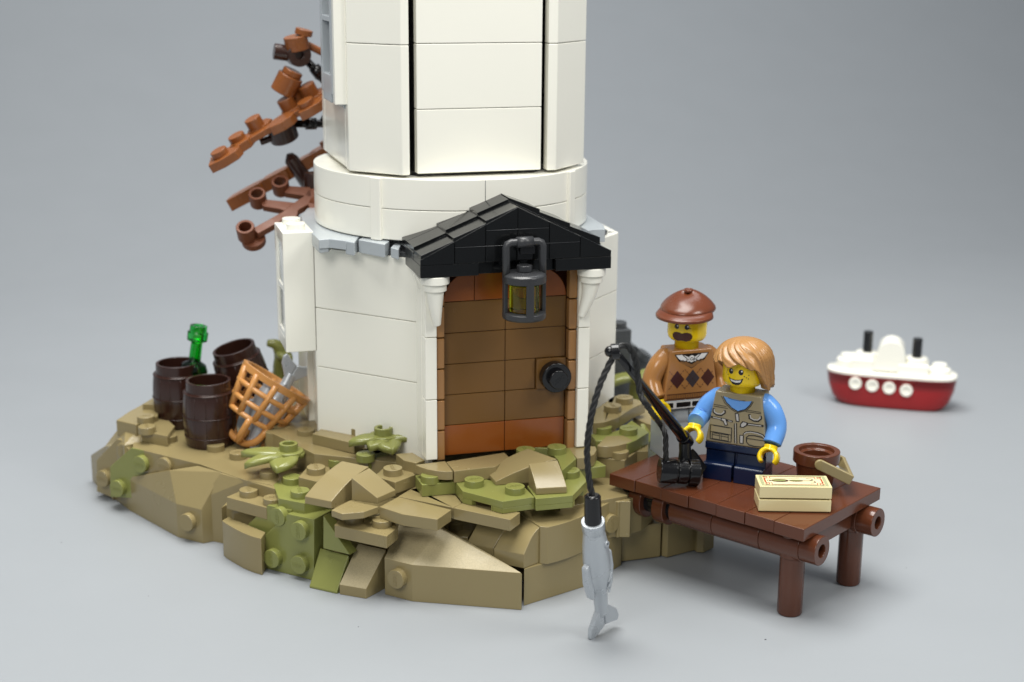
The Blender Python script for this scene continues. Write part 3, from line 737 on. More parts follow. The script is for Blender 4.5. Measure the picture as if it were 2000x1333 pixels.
# corner brackets under the eaves
for px, py in ((850, 552), (1156, 540)):
    p = aty(px, py, -5.0)
    bm = BM(); m = Matrix.Translation((p.x, -4.6, 0))
    cyl(bm, 3.6, 46.0, 48.05, m, 32); cyl(bm, 2.9, 44.2, 46.0, m, 32)
    ctr = [Vector((p.x, -4.6, 44.4)), Vector((p.x+0.1, -4.6, 41)), Vector((p.x+0.3, -4.5, 38)), Vector((p.x+0.6, -4.2, 35.4))]
    if px > 1000: ctr = [Vector((p.x, -4.6, 44.4)), Vector((p.x-0.5, -4.4, 41)), Vector((p.x-1.3, -4.1, 38)), Vector((p.x-2.2, -3.8, 35.2))]
    tube(bm, smooth_path(ctr, 4), [2.3-1.35*i/12 for i in range(13)], 16); obj('bracket', bm, 'white', lh, 0.2)
bm = BM(); hull(bm, [Vector(v) for v in ((-5.6, -3.2, 45.5), (-5.6, 4, 45.5), (-7.5, 7, 50.5), (-3.5, 7, 50.5), (-7.4, 0, 48), (-3.5, 0, 48), (-5, 4, 42), (-5, 0, 43.5))]); obj('bracket', bm, 'white', lh, 0.2)
bm = BM(); p = aty(1024, 462, yF); box(bm, p.x-1.9, p.x+1.9, yF-3.2, yF, 56.2, 57.4); box(bm, p.x-1.9, p.x+1.9, yF-3.2, yF-2.2, 53.4, 56.4); box(bm, p.x-1.9, p.x+1.9, yF-0.9, yF, 51.5, 57.0); obj('clip', bm, 'black', lh, 0.2)

# ================================================================ lantern hanging from the gable
LY = yF-3.4
cL = aty(1024, 560, LY); lx_ = cL.x
zt_l = aty(1024, 466, LY).z; zbo = aty(1024, 622, LY).z; zc = aty(1024, 535, LY).z
lan = thing('lantern', 'dark grey lantern with clear yellow cylinder hanging from the porch gable', 'lantern', (lx_, LY, zbo))
LRr = 5.35
ml = Matrix.Translation((lx_, LY, 0))
bm = BM()
H = zc-zbo
lathe(bm, [(0, zbo), (LRr-0.3, zbo), (LRr, zbo+0.4), (LRr, zbo+1.6), (LRr-0.6, zbo+1.8), (0, zbo+1.8)], 40, ml)
lathe(bm, [(LRr-1.2, zc-2.0), (LRr, zc-2.0), (LRr, zc-0.3), (LRr-0.4, zc+0.1), (LRr-1.2, zc+0.45), (0, zc+0.6)], 40, ml)
for a in (-58, -122+0, 58, 122, 180+0, 0):
    pass
for a in (-90, 180, 0, 90):
    aa = math.radians(a); w_ = math.radians(11)
    poly = [(LRr*math.cos(aa+w_*t), LRr*math.sin(aa+w_*t)) for t in (-1, -.5, 0, .5, 1)]+[((LRr-1.0)*math.cos(aa+w_*t), (LRr-1.0)*math.sin(aa+w_*t)) for t in (1, .5, 0, -.5, -1)]
    prism(bm, poly, zbo+1.2, zc-1.2, ml)
obj('lantern_frame', bm, 'lamp', lan, 0.2)
bm = BM(); cyl(bm, 1.9, zc+0.5, zc+2.2, ml, 24); obj('cap', bm, 'lamp', lan, 0.3)
bm = BM()
hw = 4.6; top = zt_l-0.9
path = [(-hw, zc-0.6), (-hw, zc+3), (-hw, top-1.2), (-hw+0.35, top-0.35), (-hw+1.2, top), (0, top), (hw-1.2, top), (hw-0.35, top-0.35), (hw, top-1.2), (hw, zc+3), (hw, zc-0.6)]
tube(bm, [Vector((lx_+x, LY, z)) for x, z in path], 0.95, 10)
tube(bm, [Vector((lx_-2.0, LY, top)), Vector((lx_+2.0, LY, top))], 1.35, 16); obj('handle', bm, 'lamp', lan, 0)
bm = BM(); lathe(bm, [(0, zbo+1.9), (3.6, zbo+1.9), (3.7, zc-3.4), (3.6, zc-2.6), (2.4, zc-2.4), (2.0, zc-1.6), (0, zc-1.6)], 32, ml); obj('glass', bm, 'yclear', lan, 0.15)
# ================================================================ barrels, bottle, basket, fish
def away(px, py, z, r):
    p = at(px, py, z); d = Vector((p.x-CAM.x, p.y-CAM.y, 0)).normalized(); return p+d*r
def make_barrel(label, loc, rot):
    t = thing('barrel', label, 'barrel', loc, rot, 'dark brown barrels on the left of the rock base')
    m = WORLD[t.name]
    def prof(a, b, off=0.0, n=6):
        out = []
        for i in range(n+1):
            z = a+(b-a)*i/n; u = (z-8.7)/8.7; out.append((7.45-0.85*u*u+off, z))
        return out
    bm = BM(); lathe(bm, [(0, 0.6), (5.9, 0.6), (6.0, 0), (6.55, 0)]+prof(0.2, 2.9, 0, 2)+prof(3.15, 8.6, -0.12)+prof(8.85, 15.4, -0.12)+[(6.2, 15.5), (6.15, 18.4), (5.35, 18.4), (5.25, 8), (0, 8)], 48, m)
    b = obj('barrel_body', bm, 'dbrown', t, 0.14, ang=20)
    bm = BM()
    for z in (2.95, 8.7, 15.2):
        u = (z-8.7)/8.7; r = 7.45-0.85*u*u-0.05; ring = [(r*math.cos(k*math.pi/24), r*math.sin(k*math.pi/24), z) for k in range(49)]
        tube(bm, [m @ Vector(p) for p in ring], 0.16, 6, cap=False)
    for k in range(14):
        a = 2*math.pi*k/14
        for z0, z1 in ((3.3, 8.4), (9.0, 14.9), (0.5, 2.7)):
            pts = []
            for i in range(5):
                z = z0+(z1-z0)*i/4; u = (z-8.7)/8.7; r = 7.45-0.85*u*u-0.17; pts.append(m @ Vector((r*math.cos(a), r*math.sin(a), z)))
            tube(bm, pts, 0.13, 5)
    obj('hoops_and_staves', bm, 'dbrown', b, 0)
    return t
b1 = away(413, 880, B2, 6.6)
make_barrel('empty dark brown barrel in front of the other two, beside the fish basket', (b1.x, b1.y, B2), None)
b2 = away(360, 840, B2+0.1, 6.6); b2.x -= 1.0
make_barrel('dark brown barrel at the left rear holding a green bottle', (b2.x, b2.y, B2+0.1), RZ(15))
b3 = away(500, 800, B2+2, 8)
b3 = aty(492, 790, b1.y+16)
make_barrel('empty dark brown barrel leaning to the left behind the fish basket', (b3.x, b3.y, b3.z), Matrix.Rotation(math.radians(-15), 3, Vector((0.1, 1, 0))) @ RX(4))
# bottle
bl = aty(378, 722, b2.y-1.0); bt = aty(388, 640, b2.y-1.0)
axis = (bt-bl); Lb = axis.length
bo = thing('bottle', 'clear green bottle standing in the left rear barrel', 'bottle', bl-axis.normalized()*6, (frame_to(axis)).to_3x3())
bm = BM()
lathe(bm, [(0, -1), (3.6, -1), (4.1, 3.0), (4.1, 6.0), (3.4, 7.6), (1.75, 8.6), (1.65, 6+Lb-4.6), (2.0, 6+Lb-4.0), (2.9, 6+Lb-3.8), (3.0, 6+Lb-1.4), (2.5, 6+Lb-1.2), (2.45, 6+Lb+0.6), (1.5, 6+Lb+0.6), (1.4, 6+Lb-2), (1.0, 6+Lb-5), (1.0, 9), (0, 9)], 32, WORLD[bo.name])
obj('glass_body', bm, 'green', bo, 0.12)

def silver_fish(name, label, m, parts_group=None, base_r=2.35):
    """fish along local +z from mouth ring (z=0) to tail (z=27); m places it"""
    t = thing(name, label, 'fish', m.translation, m.to_3x3())
    bm = BM(); secs = [(0, 2.35, 2.35, 0), (2.1, 2.3, 2.3, 0), (2.3, 2.15, 2.15, 0), (6, 2.75, 2.5, 0), (9.5, 3.0, 2.6, 0), (13, 2.8, 2.3, 0), (16.5, 2.1, 1.8, 0), (17.2, 1.7, 1.5, 0), (20.5, 1.55, 1.3, 0), (23.0, 1.6, 1.2, 0)]
    rings = []
    for z, rx, ry, ox in secs:
        rings.append([bm.verts.new(m @ Vector((ox+rx*math.cos(2*math.pi*k/28), ry*math.sin(2*math.pi*k/28), z))) for k in range(28)])
    for a, b in zip(rings, rings[1:]):
        for k in range(28): bm.faces.new((a[k], a[(k+1) % 28], b[(k+1) % 28], b[k]))
    bm.faces.new(rings[0][::-1]); bm.faces.new(rings[-1])
    b = obj('fish_body', bm, 'silver', t, 0.12, ang=35)
    # tail fin: two lobes
    bm = BM()
    for s in (-1, 1):
        pts = [(0, 20.6), (s*1.7, 21.8), (s*4.1, 24.6), (s*4.6, 26.6), (s*3.9, 27.6), (s*1.8, 26.4), (0, 25.9)]
        vs = prism(bm, pts, -0.75, 0.75)
        for v in vs: v.co = m @ Vector((v.co.x, v.co.z*(1.0 if abs(v.co.x) < 2.6 else 0.7), v.co.y))
    obj('tail_fin', bm, 'silver', t, 0.4, seg=3)
    bm = BM()
    for s in (-1, 1):
        pts = [(s*2.2, 8.4), (s*3.9, 9.2), (s*4.1, 13), (s*3.3, 17.2), (s*2.2, 17.6), (s*1.8, 14.5)]
        vs = prism(bm, pts, -0.8, 0.8)
        for v in vs: v.co = m @ Vector((v.co.x, v.co.z, v.co.y))
    obj('side_fin', bm, 'silver', t, 0.45, seg=3)
    bm = BM()
    for s in (-1, 1):
        c = m @ Vector((0.9, s*2.45, 5.0)); n = (m.to_3x3() @ Vector((0.25, s, -0.1))).normalized()
        pipe(bm, 0.75, 0.42, -0.3, 0.16, mat_at(c, n), 16)
        for k in range(3):
            c = m @ Vector((1.2, s*2.35, 8.4+k*0.1)); c2 = m @ Vector((1.2-k*0.5, s*2.2, 14.2+k*1.2))
            tube(bm, [m @ Vector((2.0-0.2*k, s*1.75, 13.0+1.3*k)), m @ Vector((1.2-0.2*k, s*2.15, 13.5+1.3*k)), m @ Vector((0.5, s*2.15, 14.2+1.3*k))], 0.28, 8)
    obj('eye_and_scales', bm, 'silver', t, 0.06)
    return t
# basket
K0 = at(478, 866, -8.4)
Ktop = onpl(542, 742, K0, FW); Kbot = onpl(470, 858, K0, FW)
ax = (Kbot-Ktop).normalized(); LK_ = (Kbot-Ktop).length
right = (onpl(607, 783, K0, FW)-onpl(478, 702, K0, FW)); RB_ = right.length/2; right.normalize()
mb = Matrix((right, ax.cross(right), ax)).transposed().to_4x4(); mb.translation = Ktop
bk = thing('fish_basket', 'light brown lattice basket tipped over among the barrels with fish inside', 'basket', Ktop, mb.to_3x3())
def rad(z):
    t = z/LK_; return RB_*(1-0.42*t)
DEP = 0.72; HB = 12.5
def bp(a, z, k=1.0): return mb @ Vector((rad(z)*k*math.cos(a), rad(z)*k*DEP*math.sin(a), z))
bm = BM()
N = 64
for k0, k1, z0, z1 in ((1.0, 0.86, 0, 2.0),):
    ra = [bm.verts.new(bp(2*math.pi*i/N, z0)) for i in range(N)]; rb_ = [bm.verts.new(bp(2*math.pi*i/N, z1)) for i in range(N)]
    rc = [bm.verts.new(bp(2*math.pi*i/N, z1, k1)) for i in range(N)]; rd = [bm.verts.new(bp(2*math.pi*i/N, z0, k1)) for i in range(N)]
    for A_, B__ in ((ra, rb_), (rb_, rc), (rc, rd), (rd, ra)):
        for i in range(N): bm.faces.new((A_[i], A_[(i+1) % N], B__[(i+1) % N], B__[i]))
obj('rim', bm, 'basket', bk, 0.2)
bm = BM()
for z in (5.1, 9.0, HB):
    tube(bm, [bp(2*math.pi*i/48, z, 0.955) for i in range(49)], 0.8, 8, cap=False)
obj('hoops', bm, 'basket', bk, 0)
bm = BM()
for k in range(10):
    a = 2*math.pi*(k+0.25)/10; tube(bm, [bp(a, 1.0, 0.95), bp(a, 7, 0.95), bp(a, HB, 0.95)], 0.95, 8)
obj('ribs', bm, 'basket', bk, 0)
bm = BM()
for a in (0.0, math.pi*0.5, math.pi*0.25):
    pts = []
    for i in range(17):
        th = math.pi*i/16; r_ = rad(HB)*0.95
        pts.append(mb @ (Vector((r_*math.cos(th)*math.cos(a), r_*math.cos(th)*math.sin(a)*DEP, HB+(LK_-HB+0.6)*math.sin(th)**0.8))))
    tube(bm, pts, 1.0, 10)
obj('bottom_hoop', bm, 'basket', bk, 0)
# fish sticking out of the basket
p0 = onpl(512, 836, K0, FW); p1 = onpl(577, 716, K0, FW)+FW*1.0
zd = (p1-p0).normalized(); vd = FW.cross(zd).normalized()
mf = Matrix((vd, zd.cross(vd), zd)).transposed().to_4x4(); mf.translation = p0+zd*((p1-p0).length-25.5)
mf = mf @ Matrix.Rotation(math.radians(18), 4, 'Z')
silver_fish('fish', 'silver fish sticking tail up out of the basket', mf)
p0 = onpl(487, 835, K0, FW)+FW*1.5; p1 = onpl(520, 770, K0, FW)
zd = (p0-p1).normalized(); vd = zd.cross(FW).normalized()
mf = Matrix((vd, zd.cross(vd), zd)).transposed().to_4x4() @ Matrix.Diagonal((0.8, 0.8, 0.72, 1)); mf.translation = p1-zd*4
ff = thing('fish', 'silver fish lying wholly inside the lattice basket', 'fish', mf.translation)
bm = BM()
rings = [[bm.verts.new(mf @ Vector((r*math.cos(2*math.pi*k/24), r*math.sin(2*math.pi*k/24)*0.8, z))) for k in range(24)] for z, r in ((0, 2.6), (2.4, 2.6), (2.6, 2.3), (7, 3.4), (13, 3.3), (17, 2), (21, 1.5))]
for a, b in zip(rings, rings[1:]):
    for k in range(24): bm.faces.new((a[k], a[(k+1) % 24], b[(k+1) % 24], b[k]))
bm.faces.new(rings[0][::-1]); bm.faces.new(rings[-1]); obj('fish_body', bm, 'silver', ff, 0.12, ang=35)
bm = BM()
vs = prism(bm, [(-1.5, 8), (-5.2, 11), (-4.6, 16), (-2, 16)], -0.8, 0.8)
vs += prism(bm, [(1.5, 1), (4.8, -2), (5.8, 3.5), (2, 6)], -0.8, 0.8)
for v in vs: v.co = mf @ Vector((v.co.x, v.co.z, v.co.y))
obj('side_fin', bm, 'silver', ff, 0.4)

# ================================================================ leaf plants
def blade(bm, base_, ang, L, W, droop=0.18, up=0.12, th=1.1, tw=0.0):
    """one moulded leaf blade with a centre rib"""
    n = 9; rows = []
    for i in range(n+1):
        t = i/n; w_ = W*(math.sin(math.pi*min(1, (t*0.86+0.14)))**0.75) if t < 1 else 0.05
        z = up*L*math.sin(t*math.pi*0.6) - droop*L*t*t
        c = Vector((math.cos(ang+tw*t)*L*t, math.sin(ang+tw*t)*L*t, z)); sd = Vector((-math.sin(ang+tw*t), math.cos(ang+tw*t), 0))
        row = []
        for s, dz in ((-1, -0.15), (-0.45, 0.28), (0, -0.12), (0.45, 0.28), (1, -0.15)): row.append(base_+c+sd*w_/2*s+Vector((0, 0, dz*min(1, w_/2)+th/2)))
        for s, dz in ((1, -0.3), (0, -0.5), (-1, -0.3)): row.append(base_+c+sd*w_/2*s*0.96+Vector((0, 0, dz-th/2)))
        rows.append([bm.verts.new(p) for p in row])
    for a, b in zip(rows, rows[1:]):
        for k in range(8): bm.faces.new((a[k], a[(k+1) % 8], b[(k+1) % 8], b[k]))
    bm.faces.new(rows[0][::-1]); bm.faces.new(rows[-1])
def leaf_plant(label, px, py, z, blades, name='leaf_plant', mat='olive', plate=False, sc_=1.0):
    p = at(px, py, z)
    t = thing(name, label, 'plant', p, None, 'olive green leaf plants around the lighthouse')
    bm = BM(); pipe(bm, 2.45, 1.55, 0.6, 2.6, Matrix.Translation(p), 32); obj('hollow_stud', bm, mat, t, 0.15)
    bm = BM(); cyl(bm, 3.9, -0.7, 0.7, Matrix.Translation(p), 32); obj('leaf_hub', bm, mat, t, 0.4, seg=3)
    for a, L, W, dr, u in blades:
        bm = BM(); blade(bm, p+Vector((0, 0, -0.2)), math.radians(a), L, W, dr, u); obj('leaf', bm, mat, t, 0)
    return t
leaf_plant('olive leaf plant beside the bottom of the fish basket', 564, 884, -4.0, [(166, 12.5, 6.2, 0.06, 0.06), (196, 12.5, 5.4, 0.14, 0.05), (243, 9.5, 7.6, 0.14, -0.02), (20, 4.5, 7, 0.1, 0)])
leaf_plant('olive leaf plant at the foot of the white post left of the door', 749, 853, 1.3, [(188, 9.5, 5.6, 0.12, 0.08), (275, 8.5, 7.4, 0.14, 0.0), (-12, 11, 5.6, 0.1, 0.06), (232, 7.5, 6, 0.12, 0.02)])
# taller plants
def tall_plant(label, pts, r, blades, mat='olive'):
    P = [aty(*p) for p in pts]
    t = thing('tall_plant', label, 'plant', P[0], None, 'olive green leaf plants around the lighthouse')
    bm = BM(); tube(bm, smooth_path(P, 5), r, 14); obj('stem', bm, mat, t, 0)
    for (px, py, Y), a, L, W, dr, u in blades:
        bm = BM(); blade(bm, aty(px, py, Y), math.radians(a), L, W, dr, u, 1.5); obj('leaf', bm, mat, t, 0)
    return t
tall_plant('tall olive plant curling up behind the fish and the leaning barrel', [(548, 775, 84), (546, 722, 84), (549, 695, 84), (541, 675, 84), (522, 670, 84)], [2.6, 2.0, 2.1, 1.8, 1.0], [((545, 690, 84), -60, 6, 4.5, .5, 0.1)])
tall_plant('tall olive plant on the right between the tower and the man', [(1246, 800, 52), (1246, 770, 52), (1247, 742, 52)], [3.0, 2.8, 2.6], [((1247, 736, 52), 188, 12.5, 5.4, 0.32, 0.12), ((1247, 736, 52), 250, 5.5, 5.0, 0.15, 0.1), ((1247, 736, 52), 10, 8, 5, 0.2, 0.2)])
# dark grey rock pillar behind on the right
pr_ = aty(1216, 634, 66)
t = thing('rock_pillar', 'dark grey brick pillar standing behind the right side of the tower', 'rock pillar', (pr_.x, 66, T))
xr_ = aty(1232, 700, 62).x
bm = BM(); box(bm, xr_-8, xr_, 62, 70, -10, pr_.z-0.8); stud(bm, (aty(1209, 620, 66).x, 66, pr_.z-0.8)); obj('rock_column', bm, 'dgrey', t)
bm = BM(); box(bm, xr_-13, xr_+3, 61, 74, T, -10); obj('rock_foot', bm, 'dgrey', t)
bm = BM()
q0, q1 = aty(1236, 676, 74), aty(1290, 730, 74)
q = [aty(1235, 676, 74), aty(1243, 676, 74), aty(1262, 696, 74), aty(1263, 702, 74), aty(1290, 722, 74), aty(1290, 745, 74), aty(1235, 745, 74)]
hv = [bm.verts.new(v) for v in q]; hb = [bm.verts.new(v+Vector((0, 8, 0))) for v in q]
bm.faces.new(hv); bm.faces.new(hb[::-1])
for i in range(len(q)): bm.faces.new((hv[i], hb[i], hb[(i+1) % len(q)], hv[(i+1) % len(q)]))
stud(bm, aty(1255, 698, 73), Vector((0.5, -0.2, 0.8)), text=False)
t2 = thing('rock_slope', 'low dark grey sloping rock behind the man on the left', 'rock', (q0.x, 74, T)); obj('slope_brick', bm, 'dgrey', t2)
bm = BM(); box(bm, q0.x-1, q1.x, 74.3, 81.5, T, q[-1].z); obj('slope_foot', bm, 'dgrey', t2)

# ================================================================ bare autumn tree behind the tower
YT = 84
tree = thing('tree', 'autumn tree with orange brown leafy branches behind the left of the tower', 'tree', (-32, YT, T))
bm = BM(); tube(bm, smooth_path([(-8, YT+14, -12), (-7, YT+14, 20), (-8, YT+14, 48), (-7, YT+14, 72), (-6, YT+14, 100), (-5, YT+14, 128)], 5), [4.6-2.6*i/25 for i in range(26)], 18); obj('trunk', bm, 'rbrown', tree, 0)
def T1(X, Y): return (400+X/4.7615, 50+Y/4.7615)
def T2(X, Y): return (430+X/6.06, 280+Y/6.06)
def spray(pa, pb, Y, pads, th=2.6, name='foliage', mat='fol', tilt=0.0, core=(-1.6, 1.6)):
    """leafy plate seen nearly edge on: pa->pb image ends; pads (s0,s1,y0,y1,studs) along it in mm"""
    A, B_ = aty(*pa, Y), aty(*pb, Y); x = (B_-A).normalized(); z0 = Vector((x.z*-1, 0, x.x)).normalized()
    if z0.z < 0: z0 = -z0
    y = z0.cross(x)
    z0 = (z0 + y*-tilt).normalized(); y = z0.cross(x).normalized()
    m = Matrix((x, y, z0)).transposed().to_4x4(); m.translation = A
    L = (B_-A).length; bm = BM(); box(bm, 0, L, core[0], core[1], -th/2+0.4, th/2-0.4, m)
    for s0, s1, y0, y1, st in pads:
        c = (s1-s0)*0.28
        prism(bm, [(s0-0.6, y0+1.2), (s0+c*1.3, y0), (s1-c*0.5, y0+0.4), (s1+0.8, (y0+y1)/2-1.2), (s1-0.2, y1-1.6), (s1-c*1.4, y1), (s0+c*0.6, y1-0.7), (s0+0.4, (y0+y1)/2+0.6)], -th/2, th/2, m)
        for sx, sy, h in st:
            mm = m @ Matrix.Translation((sx, sy, th/2-0.1)); cyl(bm, 2.45, 0, h, mm, 20)
    return obj(name, bm, mat, tree, 0.18)
spray(T1(70, 1270), T1(1150, 640), YT-6, [(-1, 8, -7, 1, [(3, -3, 1.8)]), (6.5, 12.5, -3, 5, [(9.5, 2, 1.6)]), (13, 20, 1, 8, [(16, 3.5, 3)]), (19, 26, -5, 2, []), (24, 31, 0, 8, [(26.8, 3.5, 3.2)]), (28, 35, -7, 0, [(31, -3, 1.6)]), (32, 38, 0, 7, [(34, 3, 3.6)]), (38, 47, -7, 4, [(42, -2, 1.8)]), (46, 56, -4, 6, [])], tilt=0.12)
spray(T2(150, 700), T2(1320, 60), YT+8, [(-1, 11, -6, 3, []), (10.5, 19, -6, 4, []), (18, 28, -6, 3, []), (26, 38, -6, 6, [(33, -2, 1.6)])], th=3.6, tilt=-0.1, mat='fol', core=(-4, 3))
bm = BM()
c = aty(*T1(770, 530), YT-2); cyl(bm, 3.7, -3.4, 2.2, mat_at(c, Vector((0.45, -0.15, 0.9))), 28); cyl(bm, 2.9, 2.2, 3.9, mat_at(c, Vector((0.45, -0.15, 0.9))), 28)
c2 = aty(*T1(860, 660), YT); tube(bm, [c, c2, aty(*T1(880, 780), YT)], [2.2, 2.4, 2.4], 12); obj('leaf_cluster', bm, 'fol', tree, 0.3)
bm = BM()
c = aty(*T1(850, 150), YT-2); cyl(bm, 3.4, -2.4, 1.6, mat_at(c, Vector((-0.2, -0.1, 1))), 24); cyl(bm, 2.5, 1.6, 3.3, mat_at(c+Vector((1.6, 0, 0.2)), Vector((0.25, -0.1, 1))), 24)
a_, b_ = aty(*T1(930, 170), YT), aty(*T1(1110, 260), YT); tube(bm, [a_, b_, b_+(b_-a_)*1.2], 1.1, 10); obj('leaf_cluster', bm, 'fol', tree, 0.2)
bm = BM()
c = aty(*T1(885, 275), YT-4); pipe(bm, 3.4, 1.2, -4, 0, mat_at(c, Vector((0.15, -1, 0.0))), 28); cyl(bm, 1.6, -3, -1.5, mat_at(c, Vector((0.15, -1, 0.0))), 16); cyl(bm, 2.3, 0, 4, mat_at(c+Vector((-3, 3, 0.3)), Vector((-1, 0, 0.15))), 20)
obj('dark_cluster', bm, 'dbrown', tree, 0.2)
bm = BM()
c = aty(*T1(715, 970), YT-2); cyl(bm, 4.2, -3.0, 1.6, mat_at(c, Vector((-0.35, -0.3, 1))), 28); cyl(bm, 1.0, -2, 4.5, mat_at(c+Vector((-2, 0, -2)), Vector((-1, 0, -.35))), 12); obj('dark_cluster', bm, 'dbrown', tree, 0.2)
bm = BM()
c = aty(*T2(840, 190), YT+2); tube(bm, [aty(*T2(820, 120), YT+2), c, aty(*T2(1020, 450), YT+2), aty(*T2(1100, 520), YT+4)], [0.9, 2.1, 2.3, 2.3], 14)
c = aty(*T2(1095, 470), YT-6); cyl(bm, 2.6, -4, 3, mat_at(c, Vector((0, 0, 1))), 20); obj('dark_cluster', bm, 'dbrown', tree, 0.2)
for pts in ([T1(940, 320), T1(1045, 430), T1(1110, 520)], [T1(810, 915), T1(985, 915), T1(1180, 910)]):
    P = [aty(*p, YT+1) for p in pts]; bm = BM(); tube(bm, P, 1.15, 14); icoball(bm, P[1], 1.75, sub=2); e = (P[2]-P[1]).normalized()
    cyl(bm, 1.7, -1.6, 1.6, mat_at(P[1], e), 16); tube(bm, [P[2]-e*2, Vector((-8, YT+13, P[2].z+6))], [1.8, 2.2], 14); obj('branch_bar', bm, 'black', tree, 0)
# flat limb element with hollow knobs, its broad side turned up towards the front
nL = (-FW*0.80+UP*0.60).normalized(); pL = aty(*T2(850, 790), 70)
xL = Vector((1, 0, 0)); xL = (xL-nL*xL.dot(nL)).normalized(); yL = nL.cross(xL)
mL = Matrix((xL, yL, nL)).transposed().to_4x4(); mL.translation = pL
def L2(X, Y): return mL.inverted() @ onpl(*T2(X, Y), pL, nL)
bm = BM()
def limb(poly):
    P = [L2(*p) for p in poly]; prism(bm, [(p.x, p.y) for p in P], -2.2, 0, mL)
limb([(380, 1010), (740, 810), (870, 705), (985, 630), (1060, 540), (1200, 520), (1200, 800), (1060, 790), (1040, 725), (925, 790), (890, 940), (770, 940), (770, 890), (450, 1070)])
limb([(470, 660), (560, 665), (880, 702), (760, 800), (700, 780), (500, 745)]); limb([(740, 500), (1070, 520), (1080, 640), (980, 620), (760, 585)])
for X, Y, r_ in ((305, 1040, 1.0), (445, 645, 0.95), (715, 500, 0.95)):
    p = L2(X, Y); pipe(bm, 2.6*r_, 1.75*r_, -2.6, 1.9, mL @ Matrix.Translation((p.x, p.y, 0)), 28)
    if X == 305: cyl(bm, 3.4, -4.6, -2.6, mL @ Matrix.Translation((p.x+1.6, p.y-0.6, 0)), 28)
obj('limb', bm, 'limb', tree, 0.2)
bm = BM(); p = mL @ L2(1150, 720); tube(bm, [p, Vector((-9, YT+12, p.z))], 2.4, 14); obj('limb', bm, 'limb', tree, 0)
# ================================================================ pier
ZP = -4.1
A0 = at(1190, 925, ZP); ang = math.radians(-57.3)
U_ = Vector((math.cos(ang), math.sin(ang), 0)); V_ = Vector((-math.sin(ang), math.cos(ang), 0))
Lp = (at(1569, 1036, ZP)-A0).dot(U_); Wp = (at(1716, 952, ZP)-A0).dot(V_)
mp = Matrix((U_, V_, Vector((0, 0, 1)))).transposed().to_4x4(); mp.translation = Vector((A0.x, A0.y, 0))
pier = thing('pier', 'reddish brown wooden plank pier on round legs beside the rock base', 'pier', (A0.x, A0.y, T), RZ(-57.3))
pw = Lp/7
def pbox(bm, x0, x1, y0, y1, z0, z1): return box(bm, x0, x1, y0, y1, z0, z1, mp)
jig = (0, .15, -.1, .2, 0, .15, -.05)
for k in range(7):
    bm = BM(); pbox(bm, k*pw+0.06, (k+1)*pw-0.06, jig[k], Wp/2-0.05 if k % 2 else Wp+jig[k], ZP-3.1, ZP)
    if k % 2: pbox(bm, k*pw+0.06, (k+1)*pw-0.06, Wp/2+0.05, Wp, ZP-3.1, ZP)
    obj('plank', bm, 'rbrown', pier, 0.16)
bm = BM(); pbox(bm, 4, Lp-3, 3, Wp-3, ZP-5.0, ZP-3.15); obj('deck_frame', bm, 'rbrown', pier)
lg = [away(1541, 1207, T, 2.9), away(1655.5, 1147, T, 2.9)]
inv = mp.inverted(); ll = [inv @ p for p in lg]
n_side = -V_
for i, p in enumerate(lg):
    px, py = ((1605.5, 1077), (1715, 1021.5))[i]
    e = onpl(px, py, p, n_side); le = inv @ e; zb = e.z
    y = ll[i].y; xe = le.x
    bm = BM(); m = Matrix.Translation((p.x, p.y, 0)); lathe(bm, [(0, T), (2.75, T), (3.0, T+0.5), (3.0, zb-3.2), (0, zb-3.2)], 32, m); cyl(bm, 3.35, zb-3.2, ZP-3.1, m, 32)
    obj('leg', bm, 'rbrown', pier, 0.2)
    bm = BM(); mm = mp @ Matrix.Translation((0, y, zb)) @ Matrix.Rotation(math.pi/2, 4, 'Y')
    pipe(bm, 3.6, 1.6, xe-4.4, xe, mm, 32); pipe(bm, 3.9, 1.5, 43, xe-4.3, mm, 32)
    cyl(bm, 3.9, 29.6, 42.9, mm, 32); cyl(bm, 3.9, 16.9, 29.5, mm, 32); obj('log_beam', bm, 'rbrown', pier, 0.2)
    bm = BM(); cyl(bm, 4.7, 12.2, 15.6, mm, 32); cyl(bm, 4.5, 4.8, 8.6, mm, 32); obj('log_disc', bm, 'rbrown', pier, 0.25)
    bm = BM(); cyl(bm, 2.9, 8.5, 12.3, mm, 20); cyl(bm, 3.2, 15.5, 17.0, mm, 20); cyl(bm, 2.0, -6, 4.9, mm, 20); obj('axle', bm, 'black', pier, 0.2)
    if i == 0: zbeam = zb; xe0 = xe
bm = BM(); pbox(bm, ll[0].x+0.6, ll[0].x+3.4, ll[0].y+5, ll[1].y-2.5, ZP-8.6, ZP-3.2); obj('cross_rail', bm, 'rbrown', pier, 0.2)

